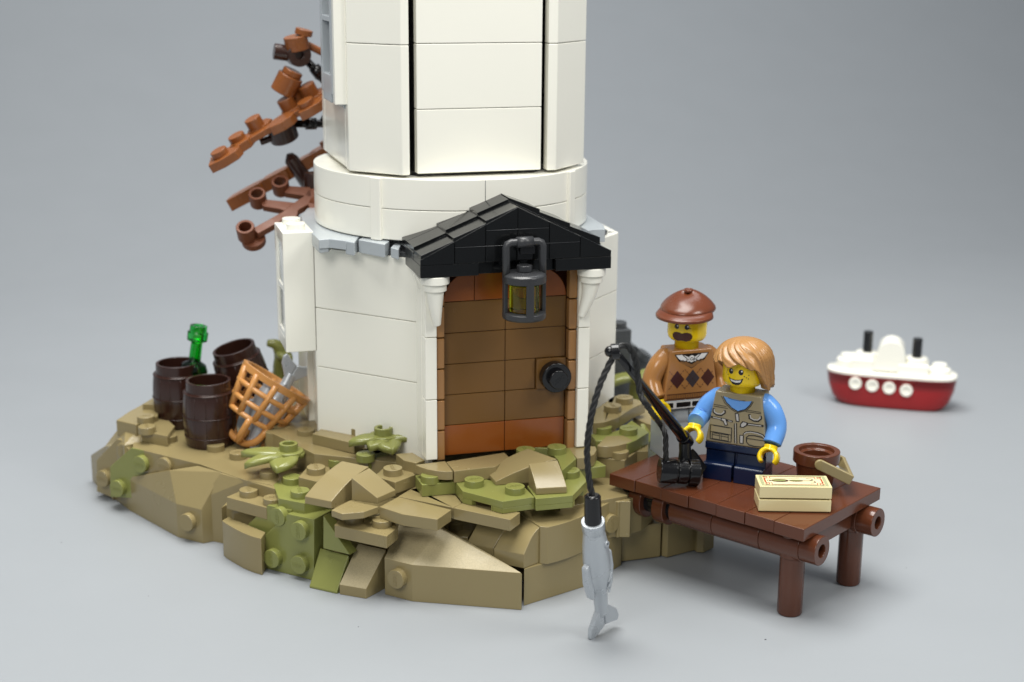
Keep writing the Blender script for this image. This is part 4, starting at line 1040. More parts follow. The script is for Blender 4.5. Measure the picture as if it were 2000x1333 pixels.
# ================================================================ toy figures
def arm(bm, pts, rs, m): tube(bm, [m @ Vector(p) for p in smooth_path(pts, 5)], [rs[0]+(rs[-1]-rs[0])*i/(5*(len(pts)-1)) for i in range(5*(len(pts)-1)+1)], 20)
def hand(p, wrist_dir, open_dir, parent, m):
    """C-shaped clip hand: wrist peg along wrist_dir, ring open towards open_dir, all in figure mm"""
    wd = Vector(wrist_dir).normalized(); od = Vector(open_dir).normalized()
    axis = wd.cross(od)
    if axis.length < 0.1: axis = Vector((1, 0, 0)).cross(wd) if abs(wd.x) < 0.9 else Vector((0, 1, 0)).cross(wd)
    axis.normalize(); od = (od-axis*od.dot(axis)).normalized(); side = axis.cross(od)
    bm = BM(); p = Vector(p); cen = p+wd*3.1
    tube(bm, [m @ p, m @ (p+wd*1.5)], [1.7, 1.75], 16)
    n = 20; half = 1.75; rings = []
    for i in range(n+1):
        a = math.radians(48)+math.radians(264)*i/n
        dr = od*math.cos(a)+side*math.sin(a)
        e = abs(i/n-0.5)*2; ro = 2.65; ri = 1.55; hh = half*(1-0.10*e**4); pinch = 0.25*e**6
        rings.append([bm.verts.new(m @ (cen+dr*r+axis*s)) for r, s in ((ro-pinch, -hh*0.75), (ro, -hh*0.3), (ro, hh*0.3), (ro-pinch, hh*0.75), ((ro+ri)/2, hh), (ri+pinch, hh*0.8), (ri, 0), (ri+pinch, -hh*0.8), ((ro+ri)/2, -hh))])
    for a, b in zip(rings, rings[1:]):
        for k in range(9): bm.faces.new((a[k], a[(k+1) % 9], b[(k+1) % 9], b[k]))
    bm.faces.new(rings[0][::-1]); bm.faces.new(rings[-1])
    return obj('hand', bm, 'yellow', parent, 0.25, ang=50, seg=3)
def torso(fig, m, mat, z0, side_mat=None):
    bm = BM(); w0, w1, d0, d1, h = 7.85, 5.9, 3.95, 3.35, 13.3
    pts = [(s*w0, t*d0, z0) for s in (-1, 1) for t in (-1, 1)]+[(s*w1, t*d1, z0+h) for s in (-1, 1) for t in (-1, 1)]
    hull(bm, [m @ Vector(p) for p in pts]); bmesh.ops.dissolve_limit(bm, angle_limit=0.02, verts=bm.verts[:], edges=bm.edges[:])
    return obj('torso', bm, mat, fig, 0.45, seg=4)
def tf(m, z0):
    """chart of the torso front: x across, y up from the bottom edge"""
    def f(x, y):
        t = y/12.8; return m @ Vector((x*(1-0.0*t), -(3.95+(3.35-3.95)*t)-0.03, z0+y))
    return f
def head(fig, m, z, turn, mh=None):
    mm = m @ Matrix.Translation((0, 0, z)) @ Matrix.Rotation(math.radians(turn), 4, 'Z')
    bm = BM(); lathe(bm, [(0, -1.2), (3.15, -1.2), (3.15, 1.0), (3.5, 1.15), (4.3, 1.4), (4.85, 1.95), (5.1, 2.9), (5.1, 7.6), (4.85, 8.6), (4.2, 9.2), (3.2, 9.4), (0, 9.4)], 48, mm)
    obj('head', bm, 'yellow', fig, 0, ang=80)
    def f(x, y): a = x/5.1; return mm @ Vector((5.15*math.sin(a), -5.15*math.cos(a), y))
    return mm, f
CURVED = {'moustache', 'eye', 'eye_glint', 'smile', 'teeth'}
def prt(name, mat, fig, shapes, f, parent=None, lift=0.0):
    bm = BM()
    for s in shapes:
        if s[0] == 'p': decal_poly(bm, s[1], f, curved=name in CURVED)
        elif s[0] == 'l': decal_line(bm, s[1], s[2], f)
        elif s[0] == 'c': decal_line(bm, s[1], s[2], f, closed=True)
    off = Vector(f(0.0, 5.0))
    o = obj(name, bm, mat, parent or fig, 0, smooth=False)
    return o
def lift(f, h, m):
    def g(x, y):
        p = f(x, y); e = 0.01; n = (f(x+e, y)-f(x, y)).cross(f(x, y+e)-f(x, y)).normalized(); return p+n*h
    return g

# ---- standing man with flat cap
ZF = ZP
fl = at(1283, 898, ZF); am = math.radians(2)
xm_ = Vector((math.cos(am), math.sin(am), 0)); ym_ = Vector((-math.sin(am), math.cos(am), 0))
cm = fl+xm_*9.2+ym_*4.2
mm_ = Matrix((xm_, ym_, Vector((0, 0, 1)))).transposed().to_4x4(); mm_.translation = Vector((cm.x, cm.y, ZF))
man = thing('toy_figure', 'toy man in brown flat cap and argyle jumper standing at the back of the pier', 'toy figure', (cm.x, cm.y, ZF), RZ(2))
for s in (-1, 1):
    bm = BM(); x0, x1 = sorted((s*0.25, s*7.7))
    hull(bm, [mm_ @ Vector(p) for x in (x0, x1) for p in ((x, -4.2, 0), (x, 4.0, 0), (x, -4.2, 3.0), (x, -3.4, 3.4), (x, -3.3, 9.5), (x, 3.9, 9.5))])
    lathe(bm, [(0, -3.7), (3.75, -3.7), (3.75, 3.7), (0, 3.7)], 28, mm_ @ Matrix.Translation(((x0+x1)/2, 0.2, 10.3)) @ Matrix.Rotation(math.pi/2, 4, 'Y')); obj('leg', bm, 'lgrey', man, 0.2)
bm = BM(); box(bm, -7.85, 7.85, -3.95, 3.95, 13.2, 15.5, mm_); box(bm, -0.2, 0.2, -3, 3, 9, 13.3, mm_); obj('hips', bm, 'lgrey', man, 0.2)
def fh(x, y): return mm_ @ Vector((x, -3.99, 13.2+y))
prt('belt', 'inkw', man, [('p', [(-7.6, 0.15), (7.6, 0.15), (7.6, 2.1), (-7.6, 2.1)])], fh)
prt('belt', 'ink', man, [('p', [(-6.9, 0.5), (-5.0, 0.5), (-5.0, 1.8), (-6.9, 1.8)]), ('p', [(-4.1, 0.5), (-0.2, 0.5), (0, 1.1), (-0.2, 1.8), (-4.1, 1.8)]), ('p', [(0.5, 0.5), (4.4, 0.5), (4.4, 1.8), (0.5, 1.8), (0.3, 1.1)]), ('p', [(5.2, 0.5), (6.9, 0.5), (6.9, 1.8), (5.2, 1.8)])], lift(fh, 0.04, mm_))
MT['jumper'] = plastic('jumper_brown_plastic', (0.36, 0.165, 0.05), 0.18)
torso(man, mm_, 'jumper', 15.5)
fm = tf(mm_, 15.5); f1 = lift(fm, 0.03, mm_); f2 = lift(fm, 0.06, mm_)
prt('jumper_print', 'ink', man, [('p', [(-4.9, 12.3), (4.9, 12.3), (3.6, 10.4), (0, 8.3), (-3.6, 10.4)])], fm)
prt('jumper_print', 'vestdk', man, [('p', [(-3.3, 10.4), (-2.9, 9.9), (0, 8.5), (2.9, 9.9), (3.3, 10.4), (2.6, 10.8), (0, 9.4), (-2.6, 10.8)])], f1)
prt('shirt_collar', 'inkw', man, [('p', [(-4.6, 12.1), (-2.6, 12.1), (-1.0, 10.7), (-2.2, 10.2), (-3.6, 10.9)]), ('p', [(4.6, 12.1), (2.6, 12.1), (1.0, 10.7), (2.2, 10.2), (3.6, 10.9)]), ('p', disc2(0, 10.9, 0.9)), ('p', [(-2.2, 12.0), (-0.6, 11.2), (-0.3, 10.3), (-1.2, 10.2)]), ('p', [(2.2, 12.0), (0.6, 11.2), (0.3, 10.3), (1.2, 10.2)])], f1)
prt('collar_outline', 'ink', man, [('l', [(-4.6, 12.1), (-3.6, 10.9), (-2.2, 10.2), (-1.0, 10.7), (-2.6, 12.1)], 0.2), ('l', [(4.6, 12.1), (3.6, 10.9), (2.2, 10.2), (1.0, 10.7), (2.6, 12.1)], 0.2)], f2)
prt('shirt_button', 'ink', man, [('c', disc2(0, 10.85, 0.35, n=12), 0.14)], f2)
dm = []
for k, cx in enumerate((-4.0, 0.35, 4.7)):
    pts = [(cx-2.0, 5.6), (cx, 3.2), (cx+2.0, 5.6), (cx, 8.0)]
    if k == 2: pts = [(cx-2.0, 5.6), (cx, 3.2), (cx+1.8, 5.6), (cx, 8.0)]
    prt('argyle_diamond', 'inkgr' if k == 1 else 'inkbr', man, [('p', pts)], f1)
st = []
for a, b in (((-6.4, 3.2), (-2.0, 8.2)), ((-6.3, 8.0), (-1.7, 3.0)), ((-2.3, 8.2), (-1.9, 8.2)), ((-1.9, 3.0), (2.6, 8.2)), ((-1.9, 8.2), (2.6, 3.0)), ((2.5, 8.2), (6.4, 3.6)), ((2.5, 3.0), (6.2, 7.4))):
    A = Vector(a); B_ = Vector(b); n = int((B_-A).length/0.75)
    for i in range(n):
        p = A.lerp(B_, i/n); q = A.lerp(B_, (i+0.6)/n); st.append(('l', [tuple(p), tuple(q)], 0.16))
prt('argyle_stitches', 'inkbr', man, st, f2)
prt('jumper_hem', 'inkbr', man, [('l', [(-6.9, 1.75), (7.2, 1.75)], 0.2), ('l', [(-7.1, 0.5), (7.4, 0.5)], 0.2)]+[('l', [(-6.6+0.5*k, 0.5), (-6.6+0.5*k, 1.7)], 0.15) for k in range(28)], f1)
for s, pts in ((-1, [(-6.0, 0, 26.2), (-8.2, -0.4, 24.2), (-9.8, -0.6, 20.6), (-9.8, -2.4, 17.6), (-9.4, -3.6, 16.2)]), (1, [(6.0, 0, 26.2), (8.2, -0.4, 24.2), (9.8, -0.6, 20.6), (10.0, -2.4, 17.6), (9.4, -3.6, 16.2)])):
    bm = BM(); arm(bm, pts, (2.7, 2.35), mm_); icoball(bm, mm_ @ Vector(pts[0]), 2.7, sub=3); obj('arm', bm, 'jumper', man, 0.25, ang=50)
hand((-9.4, -3.8, 16.0), (0.15, -0.45, -1), (0.5, -0.35, -1), man, mm_); hand((9.4, -3.8, 16.0), (-0.15, -0.45, -1), (-0.5, -0.35, -1), man, mm_)
mh, fhd = head(man, mm_, 29.6, -40)
g1 = lift(fhd, 0.03, mh); g2 = lift(fhd, 0.06, mh)
prt('moustache', 'inkbr', man, [('p', [(-2.7, 2.7), (-2.2, 2.1), (-1.2, 1.8), (0, 1.95), (1.2, 1.8), (2.2, 2.1), (2.7, 2.7), (2.75, 3.3), (2.3, 3.9), (1.4, 4.15), (0.6, 4.05), (0, 3.85), (-0.6, 4.05), (-1.4, 4.15), (-2.3, 3.9), (-2.75, 3.3)])], fhd)
for ex in (-1.45, 1.25):
    prt('eye', 'ink', man, [('p', disc2(ex, 5.55, 0.62, 0.68))], fhd); prt('eye_glint', 'inkw', man, [('p', disc2(ex+0.25, 5.75, 0.22))], g1)
prt('eyebrows', 'ink', man, [('l', [(-2.5, 6.9), (-1.6, 7.2), (-0.9, 6.9)], 0.3), ('l', [(0.7, 6.9), (1.4, 7.2), (2.3, 6.9)], 0.3), ('l', [(1.8, 5.2), (2.3, 5.3)], 0.14), ('l', [(-2.3, 5.3), (-1.9, 5.2)], 0.14)], fhd)
# flat cap
bm = BM(); nu, nv = 48, 14
mc = mh @ Matrix.Translation((0, 0.2, 8.8)) @ Matrix.Rotation(math.radians(4), 4, 'X')
rows = []
for j in range(nv+1):
    t = j/nv; row = []
    for i in range(nu):
        a = 2*math.pi*i/nu; fx, fy = math.cos(a), math.sin(a)
        front = max(0, -fy); back = max(0, fy)
        prof_r = [0.97, 1.04, 1.06, 1.03, 0.97, 0.90, 0.82, 0.73, 0.64, 0.54, 0.44, 0.33, 0.22, 0.11, 0.02][j]
        prof_z = [0, 0.4, 0.95, 1.5, 2.05, 2.6, 3.1, 3.6, 4.05, 4.45, 4.8, 5.1, 5.3, 5.42, 5.45][j]
        rx, ry = 6.75, 7.0+0.9*front+0.5*back
        sag = -0.9*back*(1-t)+0.2*front*(1-t)
        row.append(bm.verts.new(mc @ Vector((fx*rx*prof_r, fy*ry*prof_r-0.9*t*0, prof_z+sag-0.9*front*t+0.3*back*t))))
    rows.append(row)
for a, b in zip(rows, rows[1:]):
    for i in range(nu): bm.faces.new((a[i], a[(i+1) % nu], b[(i+1) % nu], b[i]))
bm.faces.new(rows[-1]); bm.faces.new(rows[0][::-1]); cap = obj('flat_cap', bm, 'cap', man, 0, ang=80)
bm = BM(); icoball(bm, mc @ Vector((0, 0, 5.4)), 1.0, 1.1, 1.1, 0.35); pipe(bm, 1.15, 0.8, 5.0, 5.75, mc, 20); obj('cap_button', bm, 'cap', cap, 0)
bm = BM(); top = []; bot = []
for j in range(5):
    t = j/4; r1_ = []; r2_ = []
    for i in range(25):
        a = math.radians(-168+156*i/24); r0 = 6.0; e = math.sin((i/24)*math.pi)
        ext = r0+t*(2.9*e**0.8+0.5)+0.6
        z = 0.55-1.05*t*t+0.15*e
        x, y = math.cos(a)*ext*(1.02), math.sin(a)*ext*1.05
        r1_.append(bm.verts.new(mc @ Vector((x, y, z+0.45)))); r2_.append(bm.verts.new(mc @ Vector((x, y, z-0.45+0.15*t))))
    top.append(r1_); bot.append(r2_)
for L_, fl_ in ((top, False), (bot, True)):
    for a, b in zip(L_, L_[1:]):
        for i in range(24): bm.faces.new((a[i], a[i+1], b[i+1], b[i]))
for i in range(24): bm.faces.new((top[-1][i], top[-1][i+1], bot[-1][i+1], bot[-1][i])); bm.faces.new((top[0][i], top[0][i+1], bot[0][i+1], bot[0][i]))
for k in (0, 24):
    for a in range(4): bm.faces.new((top[a][k], top[a+1][k], bot[a+1][k], bot[a][k]))
obj('cap_peak', bm, 'cap', cap, 0.2, ang=50)
bm = BM(); box(bm, 3.0, 4.6, 1.0, 3.4, 4.6, 6.6, mh); obj('hair', bm, 'dbrown', man, 0.3)

# ---- boy with fishing rod
fA, fB = at(1371, 934, ZF), at(1487, 958, ZF)
ab = math.atan2(fB.y-fA.y, fB.x-fA.x); ab = math.radians(-42)
xb = Vector((math.cos(ab), math.sin(ab), 0)); yb = Vector((-math.sin(ab), math.cos(ab), 0))
cb = fA+xb*7.8+yb*5.4
mb_ = Matrix((xb, yb, Vector((0, 0, 1)))).transposed().to_4x4(); mb_.translation = Vector((cb.x, cb.y, ZF))
boy = thing('toy_figure', 'toy boy with sandy hair and fishing vest at the edge of the pier', 'toy figure', (cb.x, cb.y, ZF), RZ(math.degrees(ab)))
for s in (-1, 1):
    bm = BM(); x0, x1 = sorted((s*0.3, s*7.75))
    hull(bm, [mb_ @ Vector(p) for x in (x0, x1) for p in ((x, -5.3, 0), (x, 3.6, 0), (x, -5.3, 3.9), (x, -4.9, 4.3), (x, 3.6, 4.3))])
    hull(bm, [mb_ @ Vector(p) for x in (x0, x1) for p in ((x, -3.3, 3.5), (x, 3.5, 3.5), (x, -2.9, 8.6), (x, 3.2, 8.6))]); obj('leg', bm, 'navy', boy, 0.2)
bm = BM(); box(bm, -7.85, 7.85, -3.9, 3.9, 7.7, 9.4, mb_); box(bm, -0.35, 0.35, -2.6, 3, 0.3, 7.8, mb_)
hull(bm, [mb_ @ Vector(p) for x in (-7.8, 7.8) for p in ((x, -3.9, 7.75), (x, -3.0, 7.0), (x, 3.0, 7.0), (x, 3.9, 7.75))]); obj('hips', bm, 'navy', boy, 0.2)
MT['vest'] = plastic('vest_dark_tan_plastic', (0.27, 0.225, 0.135), 0.18)
torso(boy, mb_, 'vest', 9.4)
fv = tf(mb_, 9.4); v1 = lift(fv, 0.03, mb_); v2 = lift(fv, 0.06, mb_)
def V(X, Y):
    """chart traced from the vest print (enlarged view): X 340..1150, Y 200..1050"""
    t = (Y-200)/800; xl_ = 440-150*t; xr_ = 1115+45*t; yl = 205+785*t; 
    x = -5.75-1.9*t+(X-xl_)/(xr_-xl_)*(11.5+3.8*t)
    skew = 88+42*t; y = 12.3-12.0*((Y-skew*(X-xl_)/(xr_-xl_))-200)/800
    return (x, max(0.15, min(12.5, y)))
def VL(pts): return [V(*p) for p in pts]
prt('shirt_print', 'blue', boy, [('p', VL([(548, 225), (690, 270), (870, 310), (975, 305), (940, 375), (880, 450), (765, 490), (680, 430), (600, 340)]))], v1)
prt('vest_trim', 'ink', boy, [('l', VL([(525, 228), (575, 345), (660, 440), (755, 510), (890, 470), (960, 390), (1000, 310)]), 0.16), ('l', VL([(550, 228), (600, 335), (680, 425), (765, 488), (880, 450), (945, 375), (978, 305)]), 0.28), ('l', VL([(620, 250), (690, 280), (780, 302), (880, 300)]), 0.14),
    ('l', VL([(712, 700), (712, 1045)]), 0.22), ('l', VL([(745, 690), (745, 1060)]), 0.22),
    ('l', VL([(410, 370), (600, 405)]), 0.14), ('l', VL([(405, 400), (620, 440)]), 0.14), ('l', VL([(900, 460), (1105, 495)]), 0.14), ('l', VL([(880, 485), (1110, 520)]), 0.14)], v1)
prt('pocket_outline', 'ink', boy, [('c', VL([(360, 728), (672, 782), (668, 905), (352, 845)]), 0.26), ('l', VL([(355, 850), (355, 975), (660, 1030), (665, 905)]), 0.26), ('c', VL([(385, 870), (490, 885), (490, 990), (385, 970)]), 0.18), ('c', VL([(515, 890), (620, 905), (620, 1010), (515, 995)]), 0.18), ('l', VL([(385, 900), (490, 920)]), 0.16), ('l', VL([(515, 925), (620, 945)]), 0.16)], v1)
prt('pocket_outline', 'ink', boy, [('c', VL([(885, 940), (920, 905), (1000, 905), (1100, 930), (1150, 960), (1155, 1060), (1110, 1105), (1000, 1095), (920, 1070), (885, 1020)]), 0.26), ('l', VL([(835, 890), (870, 845), (940, 830), (1050, 850), (1130, 890), (1160, 950)]), 0.24), ('l', VL([(885, 955), (1150, 995)]), 0.18)], v1)
zl_ = []
for dx, dy in ((0, 0),):
    pass
for shp in [('p', VL([(720, 515), (785, 525), (790, 670), (735, 668)])), ('p', VL([(365, 570), (690, 650), (690, 682), (365, 608)])), ('p', VL([(515, 600), (595, 620), (620, 735), (570, 740), (545, 670), (510, 655)])), ('p', VL([(880, 680), (1140, 715), (1135, 752), (880, 725)])), ('p', VL([(830, 655), (905, 675), (900, 730), (850, 770), (790, 765), (800, 700)])), ('p', VL([(785, 895), (850, 905), (840, 1058), (780, 1045)])),
    ('l', VL([(410, 440), (405, 500), (450, 545), (520, 555), (575, 510), (570, 470)]), 0.62), ('l', VL([(935, 530), (940, 600), (1000, 640), (1060, 645), (1105, 600), (1100, 555)]), 0.62)]: prt('zip', 'ink', boy, [shp], v1)
prt('zip_pull', 'inks', boy, [('p', VL([(735, 530), (772, 535), (778, 655), (748, 652)])), ('p', VL([(395, 587), (515, 617), (515, 632), (395, 602)])), ('p', VL([(620, 645), (675, 660), (675, 672), (620, 657)])), ('p', VL([(530, 615), (580, 625), (605, 722), (578, 725), (555, 655), (525, 640)])), ('p', VL([(915, 700), (1105, 725), (1105, 740), (915, 713)])), ('p', VL([(845, 672), (890, 685), (885, 720), (842, 755), (808, 750), (815, 705)])), ('p', VL([(798, 910), (836, 915), (826, 1042), (794, 1035)])), ('l', VL([(418, 455), (418, 500), (455, 530), (520, 540), (562, 505), (560, 480)]), 0.3), ('l', VL([(948, 545), (953, 595), (1000, 625), (1055, 630), (1092, 595), (1090, 565)]), 0.3), ('l', VL([(850, 885), (880, 855), (945, 845), (1045, 865), (1115, 900), (1145, 945)]), 0.22), ('l', VL([(728, 700), (728, 1048)]), 0.16)], v2)
# arms: right hand grips the rod (left in view), left arm hangs
RH = mb_.inverted() @ onpl(1352, 846, mb_ @ Vector((-8, -6, 12)), FW)
RH2 = Vector(RH)
bm = BM(); arm(bm, [(-6.0, 0, 20.0), (-8.2, -0.8, 18.2), (-9.6, -2.2, 15.6), (RH2.x+0.3, RH2.y+1.6, RH2.z+2.6)], (2.65, 2.3), mb_); icoball(bm, mb_ @ Vector((-6.0, 0, 20.0)), 2.65, sub=3); obj('arm', bm, 'blue', boy, 0.25, ang=50)
wd_ = Vector((0.0, -0.55, -1)).normalized()
hand((RH2.x+0.2, RH2.y+1.2, RH2.z+2.0), wd_, wd_, boy, mb_)
bm = BM(); arm(bm, [(6.0, 0, 20.0), (8.0, -0.2, 18.2), (9.4, -0.6, 14.6), (9.1, -3.2, 11.0)], (2.65, 2.35), mb_); icoball(bm, mb_ @ Vector((6.0, 0, 20.0)), 2.65, sub=3); obj('arm', bm, 'blue', boy, 0.25, ang=50)
hand((9.0, -3.4, 10.7), (-0.05, -0.5, -1), (0.0, -0.4, -1), boy, mb_)
mhb, fb = head(boy, mb_, 23.2, -5)
h1 = lift(fb, 0.03, mhb); h2 = lift(fb, 0.06, mhb); h3 = lift(fb, 0.09, mhb)
for ex in (-1.25, 1.35):
    prt('eye', 'ink', boy, [('p', disc2(ex, 5.5, 0.62, 0.72))], fb); prt('eye_glint', 'inkw', boy, [('p', disc2(ex+0.2, 5.75, 0.23))], h1)
for x, y in ((-2.7, 4.9), (-2.2, 4.4), (-2.5, 5.5), (2.7, 4.2), (3.3, 4.8), (3.2, 3.9), (2.2, 4.5)): prt('freckle', 'ink', boy, [('p', disc2(x, y, 0.14, n=8))], fb)
prt('smile', 'ink', boy, [('p', [(-1.95, 3.95), (-1.2, 3.6), (0, 3.45), (1.2, 3.6), (2.0, 4.0), (1.7, 3.0), (1.1, 2.35), (0.2, 2.15), (-0.7, 2.35), (-1.4, 3.0)])], fb)
prt('teeth', 'inkw', boy, [('p', [(-1.45, 3.5), (0, 3.25), (1.5, 3.5), (1.25, 2.95), (0.2, 2.75), (-1.0, 2.95)])], h1)
# hair: shell with combed strands
bm = BM(); nu, nv = 180, 40; rows = []
def hem(a):
    """hem height in head mm against azimuth (0 = right side, -90 = front)"""
    d = math.degrees(a) % 360
    fr = abs(((d-270+180) % 360)-180)        # 0 at face centre
    sgn = ((d-270+180) % 360)-180
    if sgn < 0 and fr >= 42:
        if fr < 92: return 7.5-0.9*(fr-42)/50
        return 6.6+(1.3-6.6)*min(1, (fr-92)/30)
    if fr < 42: return 7.8-0.6*(sgn+42)/84+0.35*math.sin(sgn*0.11)
    if fr < 78: return (6.9 if sgn > 0 else 7.5)+(1.2-(6.9 if sgn > 0 else 7.5))*((fr-42)/36)**1.2
    return 1.2+0.4*math.sin(fr*0.2)-0.2
for j in range(nv+1):
    t = j/nv; row = []
    for i in range(nu):
        a = 2*math.pi*i/nu; hz = hem(a)
        ph = t*math.pi/2
        tt = math.sin(ph); zz = 11.6*(tt)+hz*(1-tt) if False else hz+(13.0-hz)*math.sin(ph)**1.0
        rr = 1.0 if zz < 8.3 else math.sqrt(max(0.0, 1-((zz-8.3)/4.75)**2))
        R = 6.9+0.45*math.sin(math.pi*min(1, max(0, (zz-1)/9)))-0.2
        swirl = a*1.0+1.0*t+0.22*math.sin(2*a)+0.1*math.sin(5*a+3*t)
        g = abs(math.sin(swirl*11+1.2*math.sin(a*3+t*2)))
        g2 = abs(math.sin(swirl*19+2.1*t))
        dd = (0.85*g**0.6+0.25*g2-0.6)*(1-0.75*t**3)
        r = (R*(rr if t < 1 else 0.0))+dd*(0.3+0.7*rr)
        flip = 0.55*max(0, 1-t*5)*(0.5+0.8*math.sin(a*7)**2) if hz < 4 else 0.35*max(0, 1-t*4)
        x, y = math.cos(a)*(r+flip), math.sin(a)*(r+flip)
        row.append(bm.verts.new(mhb @ Vector((x*0.985, y*1.04+0.35, zz+0.35*math.sin(a*9+1)*max(0, 1-t*6)))))
    rows.append(row)
inner = [[bm.verts.new(mhb @ Vector((math.cos(2*math.pi*i/nu)*5.35, math.sin(2*math.pi*i/nu)*5.35, hem(2*math.pi*i/nu)+0.3))) for i in range(nu)], [bm.verts.new(mhb @ Vector((math.cos(2*math.pi*i/nu)*5.35, math.sin(2*math.pi*i/nu)*5.35, 9.6))) for i in range(nu)]]
for a, b in zip(rows, rows[1:]):
    for i in range(nu): bm.faces.new((a[i], a[(i+1) % nu], b[(i+1) % nu], b[i]))
for i in range(nu):
    bm.faces.new((rows[0][i], rows[0][(i+1) % nu], inner[0][(i+1) % nu], inner[0][i])); bm.faces.new((inner[0][i], inner[0][(i+1) % nu], inner[1][(i+1) % nu], inner[1][i]))
bm.faces.new(rows[-1]); bm.faces.new(inner[1][::-1])
obj('hair', bm, 'hair', boy, 0, ang=200)
bm = BM(); box(bm, -3, 3, 3.6, 4.6, 21.4, 22.3, mb_); obj('vest_collar', bm, 'vest', boy, 0.2)

# ================================================================ fishing rod with reel, line and fish
YH = (mb_ @ Vector((RH2.x, RH2.y-1.5, RH2.z))).y
tipY = -57.0
def lerpY(px): t = (px-1340)/(1204-1340); return YH+(tipY-YH)*t
rod = thing('fishing_rod', 'black fishing rod with reel and braided line held by the boy', 'fishing rod', aty(1335, 900, YH))
Pt, Ph = aty(1204, 690, tipY), aty(1338, 858, YH)
bm = BM(); tube(bm, [Pt, Pt.lerp(Ph, 0.3), Pt.lerp(Ph, 0.75), Ph, Ph+(Ph-Pt).normalized()*1.5], [0.85, 0.95, 1.35, 1.45, 1.45], 18)
obj('rod_shaft', bm, 'black', rod, 0)
bm = BM(); dT = (Ph-Pt).normalized(); pipe(bm, 1.75, 0.85, -0.9, 0.9, mat_at(Pt-dT*1.0+Vector((0, -0.2, 0)), Vector((0.9, -0.3, 0.1))), 20)
icoball(bm, aty(1192, 687, tipY+1), 1.3, sub=2); obj('tip_ring', bm, 'black', rod, 0.2)
bm = BM(); Pg = aty(1338, 905, YH-0.6); cyl(bm, 1.75, -2.2, 2.2, mat_at(Ph, dT), 20); tube(bm, [Ph, Ph.lerp(Pg, 0.5), Pg], [1.6, 1.5, 1.9], 16)
bm2 = bm; obj('grip', bm, 'black', rod, 0.15)
Ra, Rb = aty(1283+4, 919, YH-2.0), aty(1366, 924, YH-4.0); ra_ = (Rb-Ra).normalized(); Lr = (Rb-Ra).length
mr = mat_at(Ra, ra_)
bm = BM(); cyl(bm, 3.1, 0, Lr*0.42, mr, 32); cyl(bm, 3.0, Lr*0.45, Lr*0.70, mr, 32); cyl(bm, 3.3, Lr*0.72, Lr*0.98, mr, 32); cyl(bm, 2.6, 0.2, Lr-0.2, mr, 32)
hull(bm, [aty(1345, 890, YH-1), aty(1352, 875, YH+1), aty(1362, 885, YH+1), aty(1382, 912, YH-1), aty(1362, 945, YH-4), aty(1345, 942, YH-4), aty(1310, 938, YH-2)])
box(bm, -2.4, 2.4, -3.1, -1.5, 0.8, Lr, mr) if False else None
bm3 = bm; obj('reel', bm, 'black', rod, 0.25)
def braid(bm, pts, r=0.55, off=0.42, pitch=2.2):
    P = smooth_path(pts, 14); n = len(P); acc = 0; t_prev = None
    nrm = None; strands = [[], [], []]
    for i in range(n):
        tg = (P[min(i+1, n-1)]-P[max(i-1, 0)]).normalized()
        nrm = tg.orthogonal().normalized() if nrm is None else (nrm-tg*nrm.dot(tg)).normalized(); b = tg.cross(nrm)
        if i: acc += (P[i]-P[i-1]).length
        for k in range(3):
            a = 2*math.pi*(acc/pitch/3+k/3); strands[k].append(P[i]+(nrm*math.cos(a)+b*math.sin(a))*off)
    for s in strands: tube(bm, s, r, 7)
yF2 = tipY
bm = BM(); braid(bm, [aty(1203, 688, tipY), aty(1190, 712, tipY), aty(1170, 757, tipY-0.5), aty(1155, 812, tipY-1), aty(1147, 870, tipY-1.5), aty(1149, 925, tipY-2), aty(1157, 972, tipY-2.5)], 0.42, 0.34, 2.0); obj('fishing_line', bm, 'cord', rod, 0)
bm = BM(); braid(bm, [aty(1201, 690, tipY), aty(1207, 680, tipY), aty(1222, 675, tipY+1), aty(1236, 690, tipY+2), aty(1243, 712, tipY+2.8), aty(1246, 738, tipY+3), aty(1250, 768, tipY+2.5), aty(1265, 795, tipY+2), aty(1286, 824, YH-2.5), aty(1299, 848, YH-3), aty(1300, 884, YH-3), aty(1302, 908, YH-2.6)], 0.42, 0.33, 2.0); obj('fishing_line', bm, 'cord', rod, 0)
yc = tipY-2.5
q0, q1 = aty(1157, 966, yc), aty(1158.5, 1020, yc)
bm = BM(); tube(bm, [q0+Vector((0, 0, 0)), q0+(q1-q0)*0.06, q1+(q1-q0)*0.05], [1.4, 1.85, 1.95], 24); obj('line_end', bm, 'black', rod, 0.15, ang=35)
# hanging fish
tp = at(1179, 1231, T+0.6); hd = aty(1158, 1018, yc)
zd = (tp-hd).normalized(); sc_f = (tp-hd).length/27.6
vd = Vector((math.cos(math.radians(30)), math.sin(math.radians(30)), 0)); vd = (vd-zd*vd.dot(zd)).normalized()
mf = Matrix((vd, zd.cross(vd), zd)).transposed().to_4x4(); mf.translation = hd
mf2 = mf @ Matrix.Diagonal((sc_f*0.92, sc_f*0.92, sc_f, 1))
t = silver_fish('fish', 'silver fish hanging upright from the end of the fishing line', mf2)
